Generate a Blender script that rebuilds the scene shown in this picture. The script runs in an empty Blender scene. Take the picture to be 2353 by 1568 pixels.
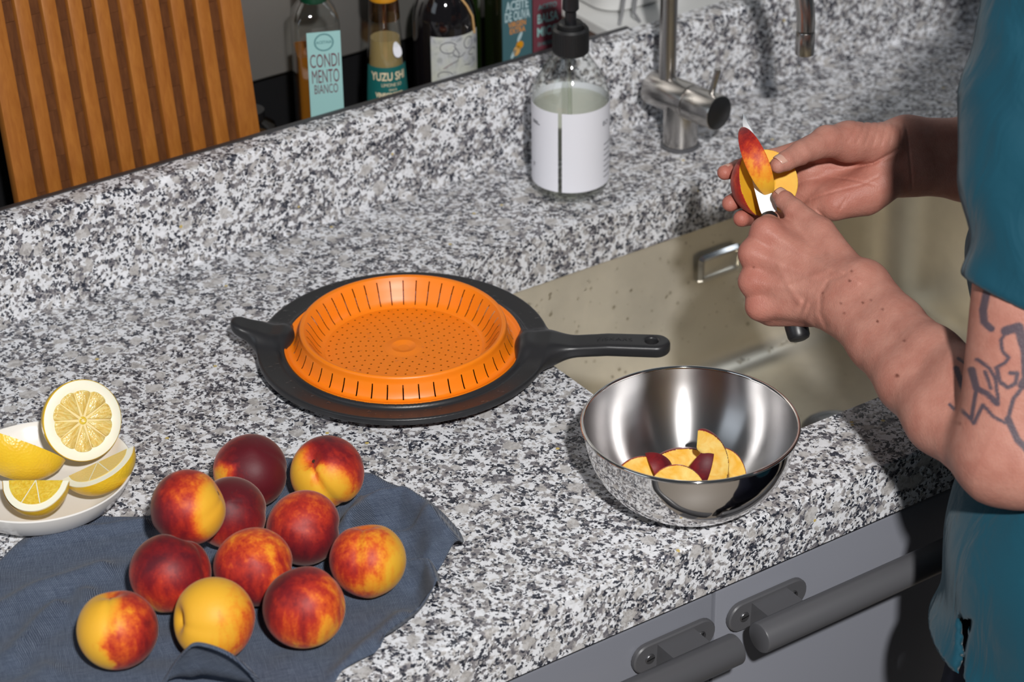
import bpy, bmesh, math, random
import numpy as np
from mathutils import Vector, Matrix
random.seed(4); RNG = np.random.default_rng(7)
PI = math.pi
S = bpy.context.scene; COL = S.collection
# ------------------------------------------------------------------ camera, world, lights, exposure
cam = bpy.data.cameras.new('camera'); co = bpy.data.objects.new('camera', cam); COL.objects.link(co)
CR = Vector((0.8244, -0.5660, -0.0109)); CU = Vector((0.2936, 0.4111, 0.8630)); CF = Vector((0.4840, 0.7146, -0.5051))
co.matrix_world = Matrix(((CR.x, CU.x, -CF.x, -1.1226), (CR.y, CU.y, -CF.y, -1.3334), (CR.z, CU.z, -CF.z, 2.1), (0, 0, 0, 1)))
cam.sensor_width = 36; cam.lens = 5780 / 2353 * 36; cam.clip_start = .05; cam.clip_end = 50
cam.dof.use_dof = True; cam.dof.focus_distance = 2.19; cam.dof.aperture_fstop = 7
S.camera = co
w = bpy.data.worlds.new('world'); S.world = w; w.use_nodes = True
bg = w.node_tree.nodes['Background']; bg.inputs[0].default_value = (.80, .90, 1.0, 1); bg.inputs[1].default_value = .065
def area(name, loc, target, size, power, color=(1, 1, 1), shape='SQUARE'):
    l = bpy.data.lights.new(name, 'AREA'); l.energy = power; l.size = size; l.color = color; l.shape = shape
    o = bpy.data.objects.new(name, l); COL.objects.link(o); o.location = loc
    o.rotation_euler = (Vector(target) - Vector(loc)).to_track_quat('-Z', 'Y').to_euler(); return o
area('key_lamp', (-1.20, -2.09, 3.02), (.02, .25, .95), .13, 116, (1, .985, .965), 'DISK')
area('softbox', (2.1, -.5, 2.5), (.1, .4, .95), .8, 4.5, (.86, .93, 1))
area('window_fill', (-2.6, .2, 2.2), (-.1, .3, .95), 1.2, 7, (.80, .90, 1))
S.cycles.transparent_max_bounces = 32
S.view_settings.view_transform = 'Standard'; S.view_settings.look = 'None'
S.view_settings.gamma = 1; S.view_settings.use_curve_mapping = False; S.view_settings.exposure = 0.0
# ------------------------------------------------------------------ object helpers
def link(o, parent=None):
    COL.objects.link(o)
    if parent is not None: o.parent = parent
    return o
def thing(name, label, cat, loc, group=None):
    o = bpy.data.objects.new(name, None); o.empty_display_size = .02; link(o); o.location = loc
    o['label'] = label; o['category'] = cat
    if group: o['group'] = group
    return o
def tag(o, label, cat, group=None):
    o['label'] = label; o['category'] = cat
    if group: o['group'] = group
    return o
def base_of(p):
    b = Vector((0, 0, 0))
    while p is not None: b = b + p.location; p = p.parent
    return np.array(b)
def part(name, vf, m, parent=None, smooth=True, angle=35, label=None, kind=None):
    v, f = vf; v = np.asarray(v, float).reshape(-1, 3)
    if parent is not None: v = v - base_of(parent)
    me = bpy.data.meshes.new(name); me.from_pydata([tuple(x) for x in v], [], f if isinstance(f, list) else f.tolist())
    me.update()
    if m is not None: me.materials.append(m)
    if smooth:
        me.shade_smooth()
        if angle < 180: me.set_sharp_from_angle(angle=math.radians(angle))
    else: me.shade_flat()
    o = link(bpy.data.objects.new(name, me), parent)
    if label: o['label'] = label
    if kind: o['kind'] = kind
    return o
def join(*vfs):
    V, F, n = [], [], 0
    for v, f in vfs:
        v = np.asarray(v, float).reshape(-1, 3); V.append(v); F += [[i + n for i in q] for q in f]; n += len(v)
    return np.concatenate(V), F
def xf(vf, M):
    v = np.asarray(vf[0], float); M = np.array(M); return v @ M[:3, :3].T + M[:3, 3], vf[1]
def frame(origin, z, x=None):
    z = Vector(z).normalized(); x = Vector(x) if x is not None else (Vector((1, 0, 0)) if abs(z.x) < .9 else Vector((0, 1, 0)))
    x = (x - z * x.dot(z)).normalized(); y = z.cross(x)
    return Matrix(((x.x, y.x, z.x, origin[0]), (x.y, y.y, z.y, origin[1]), (x.z, y.z, z.z, origin[2]), (0, 0, 0, 1)))
def lathe(prof, seg=64, c=(0, 0, 0), a0=0., a1=2 * PI, sq=0.):
    full = abs(a1 - a0 - 2 * PI) < 1e-6; n = seg if full else seg + 1
    V, F = [], []
    for k in range(n):
        a = a0 + (a1 - a0) * k / seg
        for r, z in prof: V.append((c[0] + r * math.cos(a), c[1] + r * math.sin(a), c[2] + z))
    m = len(prof)
    for k in range(seg):
        k2 = (k + 1) % n
        for j in range(m - 1):
            q = [k * m + j, k2 * m + j, k2 * m + j + 1, k * m + j + 1]
            if prof[j][0] < 1e-7: q = [k * m + j, k2 * m + j + 1, k * m + j + 1]
            elif prof[j + 1][0] < 1e-7: q = [k * m + j, k2 * m + j, k * m + j + 1]
            F.append(q)
    return V, F
def tube(path, r, seg=20, caps=True):
    P = [Vector(p) for p in path]; R = r if isinstance(r, (list, tuple)) else [r] * len(P)
    V, F = [], []; t0 = (P[1] - P[0]).normalized(); x = Vector((0, 0, 1)) if abs(t0.z) < .9 else Vector((1, 0, 0)); x = (x - t0 * x.dot(t0)).normalized()
    for i, p in enumerate(P):
        t = ((P[min(i + 1, len(P) - 1)] - P[i]).normalized() + (P[i] - P[max(i - 1, 0)]).normalized()).normalized()
        x = (x - t * x.dot(t)).normalized(); y = t.cross(x)
        for k in range(seg):
            a = 2 * PI * k / seg; V.append(tuple(p + (x * math.cos(a) + y * math.sin(a)) * R[i]))
    for i in range(len(P) - 1):
        for k in range(seg):
            k2 = (k + 1) % seg; F.append([i * seg + k, i * seg + k2, (i + 1) * seg + k2, (i + 1) * seg + k])
    if caps: F.append(list(range(seg))[::-1]); F.append([(len(P) - 1) * seg + k for k in range(seg)])
    return V, F
def rod(a, b, r, bev=.001, seg=32, r2=None):
    a, b = Vector(a), Vector(b); L = (b - a).length; r2 = r if r2 is None else r2
    pr = [(0, 0), (r - bev, 0), (r - bev * .3, bev * .3), (r, bev), (r2, L - bev), (r2 - bev * .3, L - bev * .3), (r2 - bev, L), (0, L)]
    return xf(lathe(pr, seg), frame(a, b - a))
def rbox(x0, x1, y0, y1, z0, z1, bev=.002, seg=2):
    bm = bmesh.new(); bmesh.ops.create_cube(bm, size=1)
    for v in bm.verts: v.co = Vector((x0 + (v.co.x + .5) * (x1 - x0), y0 + (v.co.y + .5) * (y1 - y0), z0 + (v.co.z + .5) * (z1 - z0)))
    if bev: bmesh.ops.bevel(bm, geom=bm.edges[:], offset=bev, segments=seg, affect='EDGES', profile=.5)
    bm.verts.ensure_lookup_table(); r = [tuple(v.co) for v in bm.verts], [[v.index for v in f.verts] for f in bm.faces]
    bm.free(); return r
def extrude(poly, z0, z1, bev=.0008):
    n = len(poly); V = []; F = []
    P = np.array(poly, float); cen = P.mean(0)
    def inset(d):
        e = np.roll(P, -1, 0) - P; e /= np.linalg.norm(e, axis=1)[:, None]; nn = np.stack([e[:, 1], -e[:, 0]], 1)
        m = nn + np.roll(nn, 1, 0); m /= np.linalg.norm(m, axis=1)[:, None]; return P - m * d
    for z, d in ((z0, bev), (z0 + bev, 0), (z1 - bev, 0), (z1, bev)):
        for p in inset(d): V.append((p[0], p[1], z))
    for k in range(3):
        for i in range(n): j = (i + 1) % n; F.append([k * n + i, k * n + j, (k + 1) * n + j, (k + 1) * n + i])
    F.append(list(range(n))[::-1]); F.append([3 * n + i for i in range(n)])
    return V, F
def stadium(hl, r, n=12):
    return [(hl + r * math.cos(a), r * math.sin(a)) for a in np.linspace(-PI / 2, PI / 2, n)] + [(-hl + r * math.cos(a), r * math.sin(a)) for a in np.linspace(PI / 2, 3 * PI / 2, n)]
def rrect(x0, x1, y0, y1, r, n=10):
    P = []
    for cx, cy, a in ((x1 - r, y0 + r, -PI / 2), (x1 - r, y1 - r, 0), (x0 + r, y1 - r, PI / 2), (x0 + r, y0 + r, PI)):
        P += [(cx + r * math.cos(a + t), cy + r * math.sin(a + t)) for t in np.linspace(0, PI / 2, n)]
    return P
def loft(rings, close_last=False):
    n = len(rings[0]); V = [p for r in rings for p in r]; F = []
    for k in range(len(rings) - 1):
        for i in range(n): j = (i + 1) % n; F.append([k * n + i, k * n + j, (k + 1) * n + j, (k + 1) * n + i])
    if close_last: F.append([(len(rings) - 1) * n + i for i in range(n)])
    return V, F
# ------------------------------------------------------------------ implicit surfaces (surface nets)
def smin(a, b, k):
    h = np.maximum(k - np.abs(a - b), 0) / k; return np.minimum(a, b) - h * h * k * .25
def smax(a, b, k): return -smin(-a, -b, k)
def sd_cone(P, c):
    a = np.array(c[0:3], np.float32); ba = np.array(c[4:7], np.float32) - a; pa = P - a
    t = np.clip((pa @ ba) / max(float(ba @ ba), 1e-12), 0, 1); d = pa - t[:, None] * ba
    return np.sqrt(np.einsum('ij,ij->i', d, d)) - (c[3] + (c[7] - c[3]) * t)
def sd_chain(P, L):
    d = None
    for c in L:
        e = sd_cone(P, c); d = e if d is None else smin(d, e, c[8])
    return d
def sd_ell(P, c, r):
    q = (P - np.array(c, np.float32)) / np.array(r, np.float32); k0 = np.linalg.norm(q, axis=1); k1 = np.linalg.norm(q / np.array(r, np.float32), axis=1)
    return k0 * (k0 - 1) / np.maximum(k1, 1e-6)
def surfnet(f, lo, hi, h, proj=2):
    lo = np.array(lo, float); B = 8; nb = np.ceil((np.array(hi) - lo) / (h * B)).astype(int); N = nb * B
    g = [np.arange(n) for n in nb]; bi = np.stack(np.meshgrid(*g, indexing='ij'), -1).reshape(-1, 3)
    cen = (lo + (bi * B + (B - 1) / 2) * h).astype(np.float32)
    dc = np.concatenate([f(cen[i:i + 100000]) for i in range(0, len(cen), 100000)])
    val = np.repeat(np.repeat(np.repeat(dc.reshape(nb), B, 0), B, 1), B, 2).astype(np.float32)
    act = bi[np.abs(dc) < h * B * .87 * 1.25 + 2 * h]
    off = np.stack(np.meshgrid(*[np.arange(B)] * 3, indexing='ij'), -1).reshape(-1, 3)
    for s in range(0, len(act), 300):
        idx = (act[s:s + 300, None, :] * B + off[None]).reshape(-1, 3)
        val[idx[:, 0], idx[:, 1], idx[:, 2]] = f((lo + idx * h).astype(np.float32))
    ins = val < 0; cnt = np.zeros(N - 1, np.uint8)
    for i in (0, 1):
        for j in (0, 1):
            for k in (0, 1): cnt += ins[i:N[0] - 1 + i, j:N[1] - 1 + j, k:N[2] - 1 + k]
    cell = np.argwhere((cnt > 0) & (cnt < 8)); vid = np.full(N - 1, -1, np.int32); vid[tuple(cell.T)] = np.arange(len(cell))
    acc = np.zeros((len(cell), 3)); num = np.zeros(len(cell))
    for ax in range(3):
        o1, o2 = [a for a in range(3) if a != ax]
        for i in (0, 1):
            for j in (0, 1):
                c = cell.copy(); c[:, o1] += i; c[:, o2] += j; e = c.copy(); e[:, ax] += 1
                a = val[tuple(c.T)]; b = val[tuple(e.T)]; m = (a < 0) != (b < 0); t = np.where(m, a / np.where(m, a - b, 1), 0)
                p = c.astype(float); p[:, ax] += t; acc[m] += p[m]; num[m] += 1
    V = lo + acc / num[:, None] * h
    for _ in range(proj):
        P = V.astype(np.float32); e = np.float32(h * .3); d = f(P); G = np.zeros_like(V)
        for ax in range(3):
            q = P.copy(); q[:, ax] += e; G[:, ax] = (f(q) - d) / e
        n2 = np.maximum((G ** 2).sum(1), .2); st = d[:, None] * G / n2[:, None]; V = V - np.clip(st, -h * .7, h * .7)
    Q = []
    for ax in range(3):
        o1, o2 = [(1, 2), (2, 0), (0, 1)][ax]
        sl = [slice(1, n - 1) for n in N]; sl[ax] = slice(0, N[ax] - 1); sh = list(sl); sh[ax] = slice(1, N[ax])
        a = ins[tuple(sl)]; b = ins[tuple(sh)]; e = np.argwhere(a != b); st = np.array([1, 1, 1]); st[ax] = 0
        c = e + st; fl = a[tuple(e.T)]
        def vv(d1, d2): q = c.copy(); q[:, o1] -= d1; q[:, o2] -= d2; return vid[tuple(q.T)]
        q = np.stack([vv(1, 1), vv(0, 1), vv(0, 0), vv(1, 0)], 1); q[~fl] = q[~fl][:, ::-1]; Q.append(q)
    return V, np.concatenate(Q)
def split_faces(V, Q, fm):
    out = []
    for m in (fm, ~fm):
        q = Q[m]; u, inv = np.unique(q, return_inverse=True); out.append((V[u], inv.reshape(q.shape)))
    return out
def floats(o, name, arr):
    a = o.data.attributes.new(name, 'FLOAT', 'POINT'); a.data.foreach_set('value', np.asarray(arr, np.float32))
# ------------------------------------------------------------------ materials
class NT:
    def __init__(s, name):
        s.m = bpy.data.materials.new(name); s.m.use_nodes = True; s.t = s.m.node_tree; s.b = s.t.nodes['Principled BSDF']; s.out = s.t.nodes['Material Output']
    def n(s, typ, props=None, **inp):
        x = s.t.nodes.new('ShaderNode' + typ)
        for k, v in (props or {}).items(): setattr(x, k, v)
        for k, v in inp.items(): s.set(x, k, v)
        return x
    def set(s, x, k, v):
        i = x.inputs[int(k[1:])] if (k[0] == 'i' and k[1:].isdigit()) else x.inputs[k.replace('_', ' ')]
        if hasattr(v, 'is_output'): s.t.links.new(v, i)
        elif isinstance(v, (tuple, list)) and i.type == 'RGBA' and len(v) == 3: i.default_value = (*v, 1)
        else: i.default_value = v
    def p(s, **k):
        for a, v in k.items(): s.set(s.b, a, v)
        return s
    def obj(s): return s.n('TexCoord').outputs['Object']
    def map(s, v, sc=(1, 1, 1), rot=(0, 0, 0)): return s.n('Mapping', Vector=v, Scale=sc, Rotation=rot).outputs[0]
    def noise(s, v, scale, detail=3, dist=0., rough=.5): return s.n('TexNoise', Vector=v, Scale=scale, Detail=detail, Distortion=dist, Roughness=rough)
    def ramp(s, f, stops, interp='LINEAR'):
        r = s.n('ValToRGB', Fac=f); e = r.color_ramp.elements; r.color_ramp.interpolation = interp
        while len(e) < len(stops): e.new(.5)
        for x, (p, c) in zip(e, stops): x.position = p; x.color = (*c, 1) if len(c) == 3 else c
        return r.outputs[0]
    def mix(s, f, a, b, mode='MIX'):
        x = s.n('Mix', {'data_type': 'RGBA', 'blend_type': mode}); s.set(x, 'i0', f); s.set(x, 'i6', a); s.set(x, 'i7', b); return x.outputs[2]
    def math(s, op, a, b=0., clamp=False):
        x = s.n('Math', {'operation': op, 'use_clamp': clamp}); s.set(x, 'i0', a); s.set(x, 'i1', b); return x.outputs[0]
    def vmath(s, op, a, b): x = s.n('VectorMath', {'operation': op}); s.set(x, 'i0', a); s.set(x, 'i1', b); return x
    def bump(s, h, st=.2, d=.001, normal=None):
        x = s.n('Bump', Strength=st, Distance=d, Height=h)
        if normal is not None: s.set(x, 'Normal', normal)
        s.set(s.b, 'Normal', x.outputs[0]); return x.outputs[0]
def simple(name, c, rough=.5, metal=0., **k):
    return NT(name).p(Base_Color=c, Roughness=rough, Metallic=metal, **k).m
def granite():
    t = NT('granite'); o = t.obj()
    w = t.noise(o, 190, 6, 0, .68); wv = t.vmath('SUBTRACT', w.outputs['Color'], (.5, .5, .5)).outputs[0]
    sc = t.n('VectorMath', {'operation': 'SCALE'}); t.set(sc, 'i0', wv); sc.inputs['Scale'].default_value = .0095
    wp = t.vmath('ADD', o, sc.outputs[0]).outputs[0]
    v = t.n('TexVoronoi', Vector=wp, Scale=250.); sep = t.n('SeparateColor', Color=v.outputs['Color'])
    big = t.noise(o, 48, 3).outputs['Fac']
    val = t.math('ADD', t.math('MULTIPLY', sep.outputs[0], .55), t.math('MULTIPLY', big, .72))
    val = t.math('ADD', val, t.math('MULTIPLY', t.math('SUBTRACT', t.noise(o, 320, 3).outputs['Fac'], .5), .28))
    col = t.ramp(val, [(0, (.10, .098, .115)), (.37, (.15, .143, .16)), (.41, (.235, .222, .235)), (.48, (.27, .255, .26)), (.52, (.43, .41, .40)), (.59, (.50, .48, .47)), (.63, (.72, .725, .75)), (1, (.84, .845, .88))])
    # large pale beige crystals
    vb = t.n('TexVoronoi', Vector=wp, Scale=70.); sb = t.n('SeparateColor', Color=vb.outputs['Color'])
    cry = t.math('GREATER_THAN', t.math('SUBTRACT', sb.outputs[1], t.math('MULTIPLY', vb.outputs['Distance'], .55)), .66)
    col = t.mix(t.math('MULTIPLY', cry, .75), col, t.mix(t.noise(o, 500, 2).outputs['Fac'], (.40, .375, .36), (.56, .535, .51)))
    v2 = t.n('TexVoronoi', Vector=wp, Scale=440.); s2 = t.n('SeparateColor', Color=v2.outputs['Color'])
    cl = t.noise(t.map(o, (1, 1, 1), (.4, .2, .9)), 75, 2).outputs['Fac']
    blk = t.math('GREATER_THAN', t.math('ADD', s2.outputs[1], t.math('MULTIPLY', cl, 1.4)), 1.46)
    blk = t.math('MULTIPLY', blk, t.math('SUBTRACT', 1., t.math('MULTIPLY', cry, .8)))
    col = t.mix(blk, col, t.mix(s2.outputs[0], (.012, .014, .024), (.06, .065, .085)))
    v3 = t.n('TexVoronoi', Vector=o, Scale=110.); s3 = t.n('SeparateColor', Color=v3.outputs['Color'])
    oc = t.math('MULTIPLY', t.math('GREATER_THAN', s3.outputs[2], .992), t.math('LESS_THAN', v3.outputs['Distance'], .2))
    col = t.mix(oc, col, (.55, .42, .14))
    return t.p(Base_Color=col, Roughness=.36, Specular_IOR_Level=.35).m
def steel(name, c=(.62, .60, .57), rough=.3, aniso=0., axis='Z', streak=None, spots=False):
    t = NT(name); o = t.obj()
    if streak: 
        s = t.noise(t.map(o, streak), 1., 3).outputs['Fac']
        t.p(Roughness=t.math('ADD', t.math('MULTIPLY', s, .18), rough - .09)); t.bump(s, .05, .0004)
    else: t.p(Roughness=rough)
    col = c
    if spots:
        n = t.noise(o, 9, 4).outputs['Fac']; col = t.mix(t.ramp(n, [(.4, (0, 0, 0)), (.75, (1, 1, 1))]), c, tuple(x * .72 for x in c))
    t.p(Base_Color=col, Metallic=1.)
    if aniso:
        t.p(Anisotropic=aniso); t.p(Anisotropic_Rotation=.25); tg = t.n('Tangent', {'direction_type': 'RADIAL', 'axis': axis}); t.set(t.b, 'Tangent', tg.outputs[0])
    return t.m
def glassy(name, tint=(1, 1, 1), rough=.02, edge=.7):
    # thin walled clear glass: fresnel mix of a tinted transparent and a glossy lobe
    t = NT(name); t.t.nodes.remove(t.b)
    fc = t.n('LayerWeight', Blend=.5).outputs['Facing']; e3 = t.math('POWER', fc, 3.)
    tr = t.n('BsdfTransparent', Color=t.mix(t.math('MULTIPLY', e3, edge), tint, tuple(x * .35 for x in tint))); gl = t.n('BsdfGlossy', Color=(1, 1, 1), Roughness=rough)
    mx = t.n('MixShader'); t.set(mx, 'i0', t.math('ADD', .05, t.math('MULTIPLY', e3, .45))); t.set(mx, 'i1', tr.outputs[0]); t.set(mx, 'i2', gl.outputs[0])
    t.t.links.new(mx.outputs[0], t.out.inputs[0]); return t.m
def skin():
    t = NT('skin'); o = t.obj()
    n1 = t.noise(o, 60, 4).outputs['Fac']; n2 = t.noise(o, 400, 3).outputs['Fac']
    col = t.mix(t.ramp(n1, [(.3, (0, 0, 0)), (.7, (1, 1, 1))]), (.43, .180, .135), (.53, .258, .198))
    col = t.mix(t.math('MULTIPLY', n2, .35), col, (.33, .115, .075))
    red = t.n('Attribute', {'attribute_name': 'red'}).outputs['Fac']; col = t.mix(red, col, (.42, .105, .075))
    mole = t.n('Attribute', {'attribute_name': 'mole'}).outputs['Fac']; col = t.mix(mole, col, (.14, .04, .025))
    ink = t.n('Attribute', {'attribute_name': 'ink'}).outputs['Fac']; col = t.mix(t.math('MULTIPLY', ink, .88), col, (.045, .05, .075))
    t.p(Base_Color=col, Roughness=.52, Specular_IOR_Level=.35, Subsurface_Weight=.12, Subsurface_Scale=.004)
    t.b.inputs['Subsurface Radius'].default_value = (1, .35, .2)
    v = t.n('TexVoronoi', Vector=t.map(o, (1, 1, .6)), Scale=900.); h = t.math('ADD', v.outputs['Distance'], t.math('MULTIPLY', t.noise(o, 220, 3).outputs['Fac'], 2.))
    t.bump(h, .30, .0006); return t.m
def peach_mat(name, bias, d, seed, bloom=.12, amp=.9, spot=None):
    t = NT(name); o = t.obj(); ov = t.vmath('ADD', o, (seed * .37, seed * .11, seed * .23)).outputs[0]
    dt = t.vmath('DOT_PRODUCT', o, tuple(np.array(d) / np.linalg.norm(d) / .032)).outputs['Value']
    n = t.noise(ov, 38, 3, .6).outputs['Fac']; st = t.noise(t.map(ov, (1, 1, .22)), 170, 4).outputs['Fac']; fi = t.noise(ov, 500, 2).outputs['Fac']
    f = t.math('ADD', t.math('MULTIPLY', dt, .40), t.math('ADD', t.math('MULTIPLY', t.math('SUBTRACT', n, .5), amp), t.math('ADD', t.math('MULTIPLY', t.math('SUBTRACT', st, .5), .55), t.math('MULTIPLY', t.math('SUBTRACT', fi, .5), .22))))
    f = t.math('ADD', f, bias, True)
    for sd, r0 in (spot or ()):
        q = t.math('ADD', t.vmath('DOT_PRODUCT', o, tuple(np.array(sd) / np.linalg.norm(sd) / .032)).outputs['Value'], t.math('ADD', t.math('MULTIPLY', t.math('SUBTRACT', n, .5), .75), t.math('MULTIPLY', t.math('SUBTRACT', st, .5), .35)))
        f = t.math('SUBTRACT', f, t.math('MULTIPLY', t.ramp(q, [(r0 - .10, (0, 0, 0)), (min(r0 + .34, 1), (1, 1, 1))]), .70), True)
    col = t.ramp(f, [(0, (.80, .42, .03)), (.22, (.80, .28, .018)), (.37, (.66, .10, .014)), (.53, (.43, .026, .013)), (.75, (.21, .009, .012)), (1, (.10, .006, .012))])
    lw = t.n('LayerWeight', Blend=.25).outputs['Facing']
    t.p(Base_Color=col, Roughness=.52, Specular_IOR_Level=.3, Sheen_Weight=bloom, Sheen_Roughness=.45, Subsurface_Weight=.08, Subsurface_Scale=.006)
    t.b.inputs['Sheen Tint'].default_value = (1, .75, .65, 1)
    t.bump(t.noise(ov, 260, 3).outputs['Fac'], .12, .0008); return t.m
def flesh_mat(name, c0, c1, rough=.2, rim=None):
    t = NT(name); o = t.obj(); n = t.noise(o, 90, 4, .8).outputs['Fac']
    col = t.ramp(n, [(.3, c0), (.7, c1)])
    t.p(Base_Color=col, Roughness=rough, Specular_IOR_Level=.6, Subsurface_Weight=.25, Subsurface_Scale=.006)
    t.bump(t.noise(o, 300, 3).outputs['Fac'], .15, .0006); return t.m
def wood(name, c0, c1, sc=(18, 240, 240), rough=.42, knots=True):
    t = NT(name); o = t.obj(); oi = t.n('ObjectInfo').outputs['Random']
    ad = t.n('CombineXYZ', X=oi, Y=t.math('MULTIPLY', oi, 3.1), Z=t.math('MULTIPLY', oi, 7.7)).outputs[0]
    ov = t.vmath('ADD', o, ad).outputs[0]
    g = t.noise(t.map(ov, sc), 1., 4, .5).outputs['Fac']; g2 = t.noise(t.map(ov, tuple(x * 4 for x in sc)), 1., 2).outputs['Fac']
    col = t.mix(t.ramp(t.math('ADD', t.math('MULTIPLY', g, .7), t.math('MULTIPLY', g2, .3)), [(.3, (0, 0, 0)), (.7, (1, 1, 1))]), c0, c1)
    col = t.mix(t.math('MULTIPLY', oi, .25), col, c0)
    t.p(Base_Color=col, Roughness=rough, Specular_IOR_Level=.35); t.bump(g, .08, .0006); return t.m
def cloth_mat():
    t = NT('blue_linen'); o = t.n('UVMap').outputs[0]
    wx = t.n('TexWave', {'wave_type': 'BANDS', 'bands_direction': 'X'}, Vector=o, Scale=250., Distortion=1.2, Detail=2., Detail_Scale=1.5).outputs['Fac']
    wy = t.n('TexWave', {'wave_type': 'BANDS', 'bands_direction': 'Y'}, Vector=o, Scale=250., Distortion=1.2, Detail=2., Detail_Scale=1.5).outputs['Fac']
    chk = t.math('MULTIPLY', wx, wy); n = t.noise(t.map(o, (60, 700, 1)), 1., 3).outputs['Fac']; n3 = t.noise(t.map(o, (700, 60, 1)), 1., 3).outputs['Fac']
    slub = t.math('ADD', t.math('MULTIPLY', n, .5), t.math('MULTIPLY', n3, .5))
    f = t.math('MULTIPLY', chk, t.math('ADD', t.math('MULTIPLY', slub, 2.2), -.35), True)
    col = t.mix(f, (.026, .038, .070), (.30, .36, .46))
    t.p(Base_Color=col, Roughness=.85, Specular_IOR_Level=.2, Sheen_Weight=.1); t.bump(chk, .5, .0006); return t.m
M = {}
M['granite'] = granite()
M['sink'] = steel('sink_steel', (1.0, .93, .79), .34, streak=(9, 9, 40), spots=True)
M['sink'].node_tree.nodes['Principled BSDF'].inputs['Metallic'].default_value = .72
M['tap'] = steel('brushed_tap_steel', (.50, .48, .46), .24)
M['bowl_in'] = steel('brushed_bowl_steel', (.54, .53, .53), .29, aniso=.92)
M['bowl_out'] = steel('polished_bowl_steel', (.74, .72, .70), .06)
M['panel'] = steel('wall_panel_steel', (.62, .60, .57), .5)
M['blade'] = steel('blade_steel', (.92, .92, .93), .45)
M['trim'] = steel('grey_trim_metal', (.17, .17, .18), .55)
M['black_plastic'] = simple('black_plastic', (.012, .012, .014), .38)
M['matte_black'] = simple('matte_black', (.010, .010, .011), .5)
M['charcoal'] = NT('charcoal_nylon').p(Base_Color=(.022, .022, .024), Roughness=.36, Specular_IOR_Level=.45).m
M['orange'] = NT('orange_plastic').p(Base_Color=(.93, .225, .004), Roughness=.40, Specular_IOR_Level=.5, Subsurface_Weight=.08, Subsurface_Scale=.003).m
M['cab'] = simple('grey_cabinet_paint', (.205, .212, .245), .38)
M['handle'] = simple('dark_grey_handle_paint', (.085, .085, .092), .36)
M['screw'] = simple('screw_metal', (.16, .16, .17), .35, .8)
M['skin'] = skin()
M['nail'] = simple('fingernail', (.62, .36, .28), .25)
M['shirt'] = None
M['white_ceramic'] = simple('white_ceramic', (.80, .77, .73), .16)
M['white_paper'] = simple('white_paper', (.80, .80, .86), .6)
M['white_paint'] = simple('white_paint', (.70, .70, .69), .4)
M['dark'] = simple('dark_paint', (.010, .010, .011), .28)
M['brown_wood'] = wood('dark_brown_wood', (.030, .014, .008), (.075, .032, .018))
M['bamboo'] = wood('bamboo', (.27, .085, .013), (.40, .150, .026), (190, 190, 7))
M['bamboo_dark'] = wood('dark_bamboo', (.075, .026, .009), (.15, .055, .018), (190, 190, 7))
M['glass'] = glassy('clear_glass', (.97, .98, .97))
M['green'] = simple('dark_green_foil', (.004, .05, .022), .32)
M['olive_glass'] = simple('dark_olive_glass', (.008, .010, .004), .06, Coat_Weight=.5)
M['black_glass'] = simple('black_bottle_glass', (.006, .005, .006), .05, Coat_Weight=.5)
M['ochre_cap'] = simple('ochre_cap', (.62, .27, .012), .3)
M['teal_label'] = simple('pale_teal_label', (.30, .53, .52), .6)
M['deep_teal'] = simple('deep_teal_label', (.006, .115, .11), .5)
M['cream_ink'] = simple('cream_ink', (.75, .62, .42), .5)
M['maroon_ink'] = simple('maroon_ink', (.13, .03, .05), .5)
M['blue_label'] = simple('grey_blue_label', (.05, .125, .145), .55)
M['maroon_label'] = simple('maroon_label', (.15, .035, .05), .55)
M['pale_ink'] = simple('pale_blue_ink', (.42, .55, .58), .55)
M['orange_ink'] = simple('orange_ink', (.62, .25, .05), .55)
M['grey_ink'] = simple('grey_ink', (.10, .10, .12), .55)
M['teal_ink'] = simple('slate_teal_ink', (.10, .24, .25), .55)
M['cloth'] = cloth_mat()
M['drop_clear'] = glassy('clear_drop', (1, 1, 1), .03)
M['drop'] = NT('water').p(Base_Color=(.62, .60, .55), Roughness=.02, Transmission_Weight=1., IOR=1.33).m
M['drop_dark'] = simple('water_film', (.02, .02, .02), .03)
# ------------------------------------------------------------------ setting
def struct(name, vf, m, smooth=False, bevel=None):
    o = part(name, vf, m, None, smooth); o['kind'] = 'structure'; return o
struct('floor', rbox(-3, 3.2, -3.2, .98, -.05, 0, 0), simple('beige_floor', (.30, .26, .22), .5))
struct('wall_back', rbox(-.13, .43, .86, .90, .983, 2.4, .002), M['panel'])
struct('wall_left', rbox(-1.6, -.131, .862, .90, .80, 2.4, 0), M['dark'])
struct('trim_1', rbox(-1.6, .43, .875, .90, .80, .983, 0), M['dark'])          # dark gloss strip under the steel panel
struct('trim_2', rbox(.4185, 2.2, .7115, 1.06, .963, .986, .002), M['white_paint'])   # white sill right of the niche
struct('trim_3', rbox(.404, .4175, .712, .858, .873, .975, .001), M['brown_wood'])   # wooden end of the niche
struct('wall_right', rbox(.43, 2.2, 1.0601, 1.10, .90, 2.4, 0), M['white_paint'])
# ledge behind the upstand
t = thing('bottle_ledge', 'dark ledge behind the granite upstand that carries the bottles', 'shelf', (-.5, .78, .86))
part('ledge_board', rbox(-1.6, .4030, .7120, .8590, .845, .873, .002), M['dark'], t)
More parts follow.
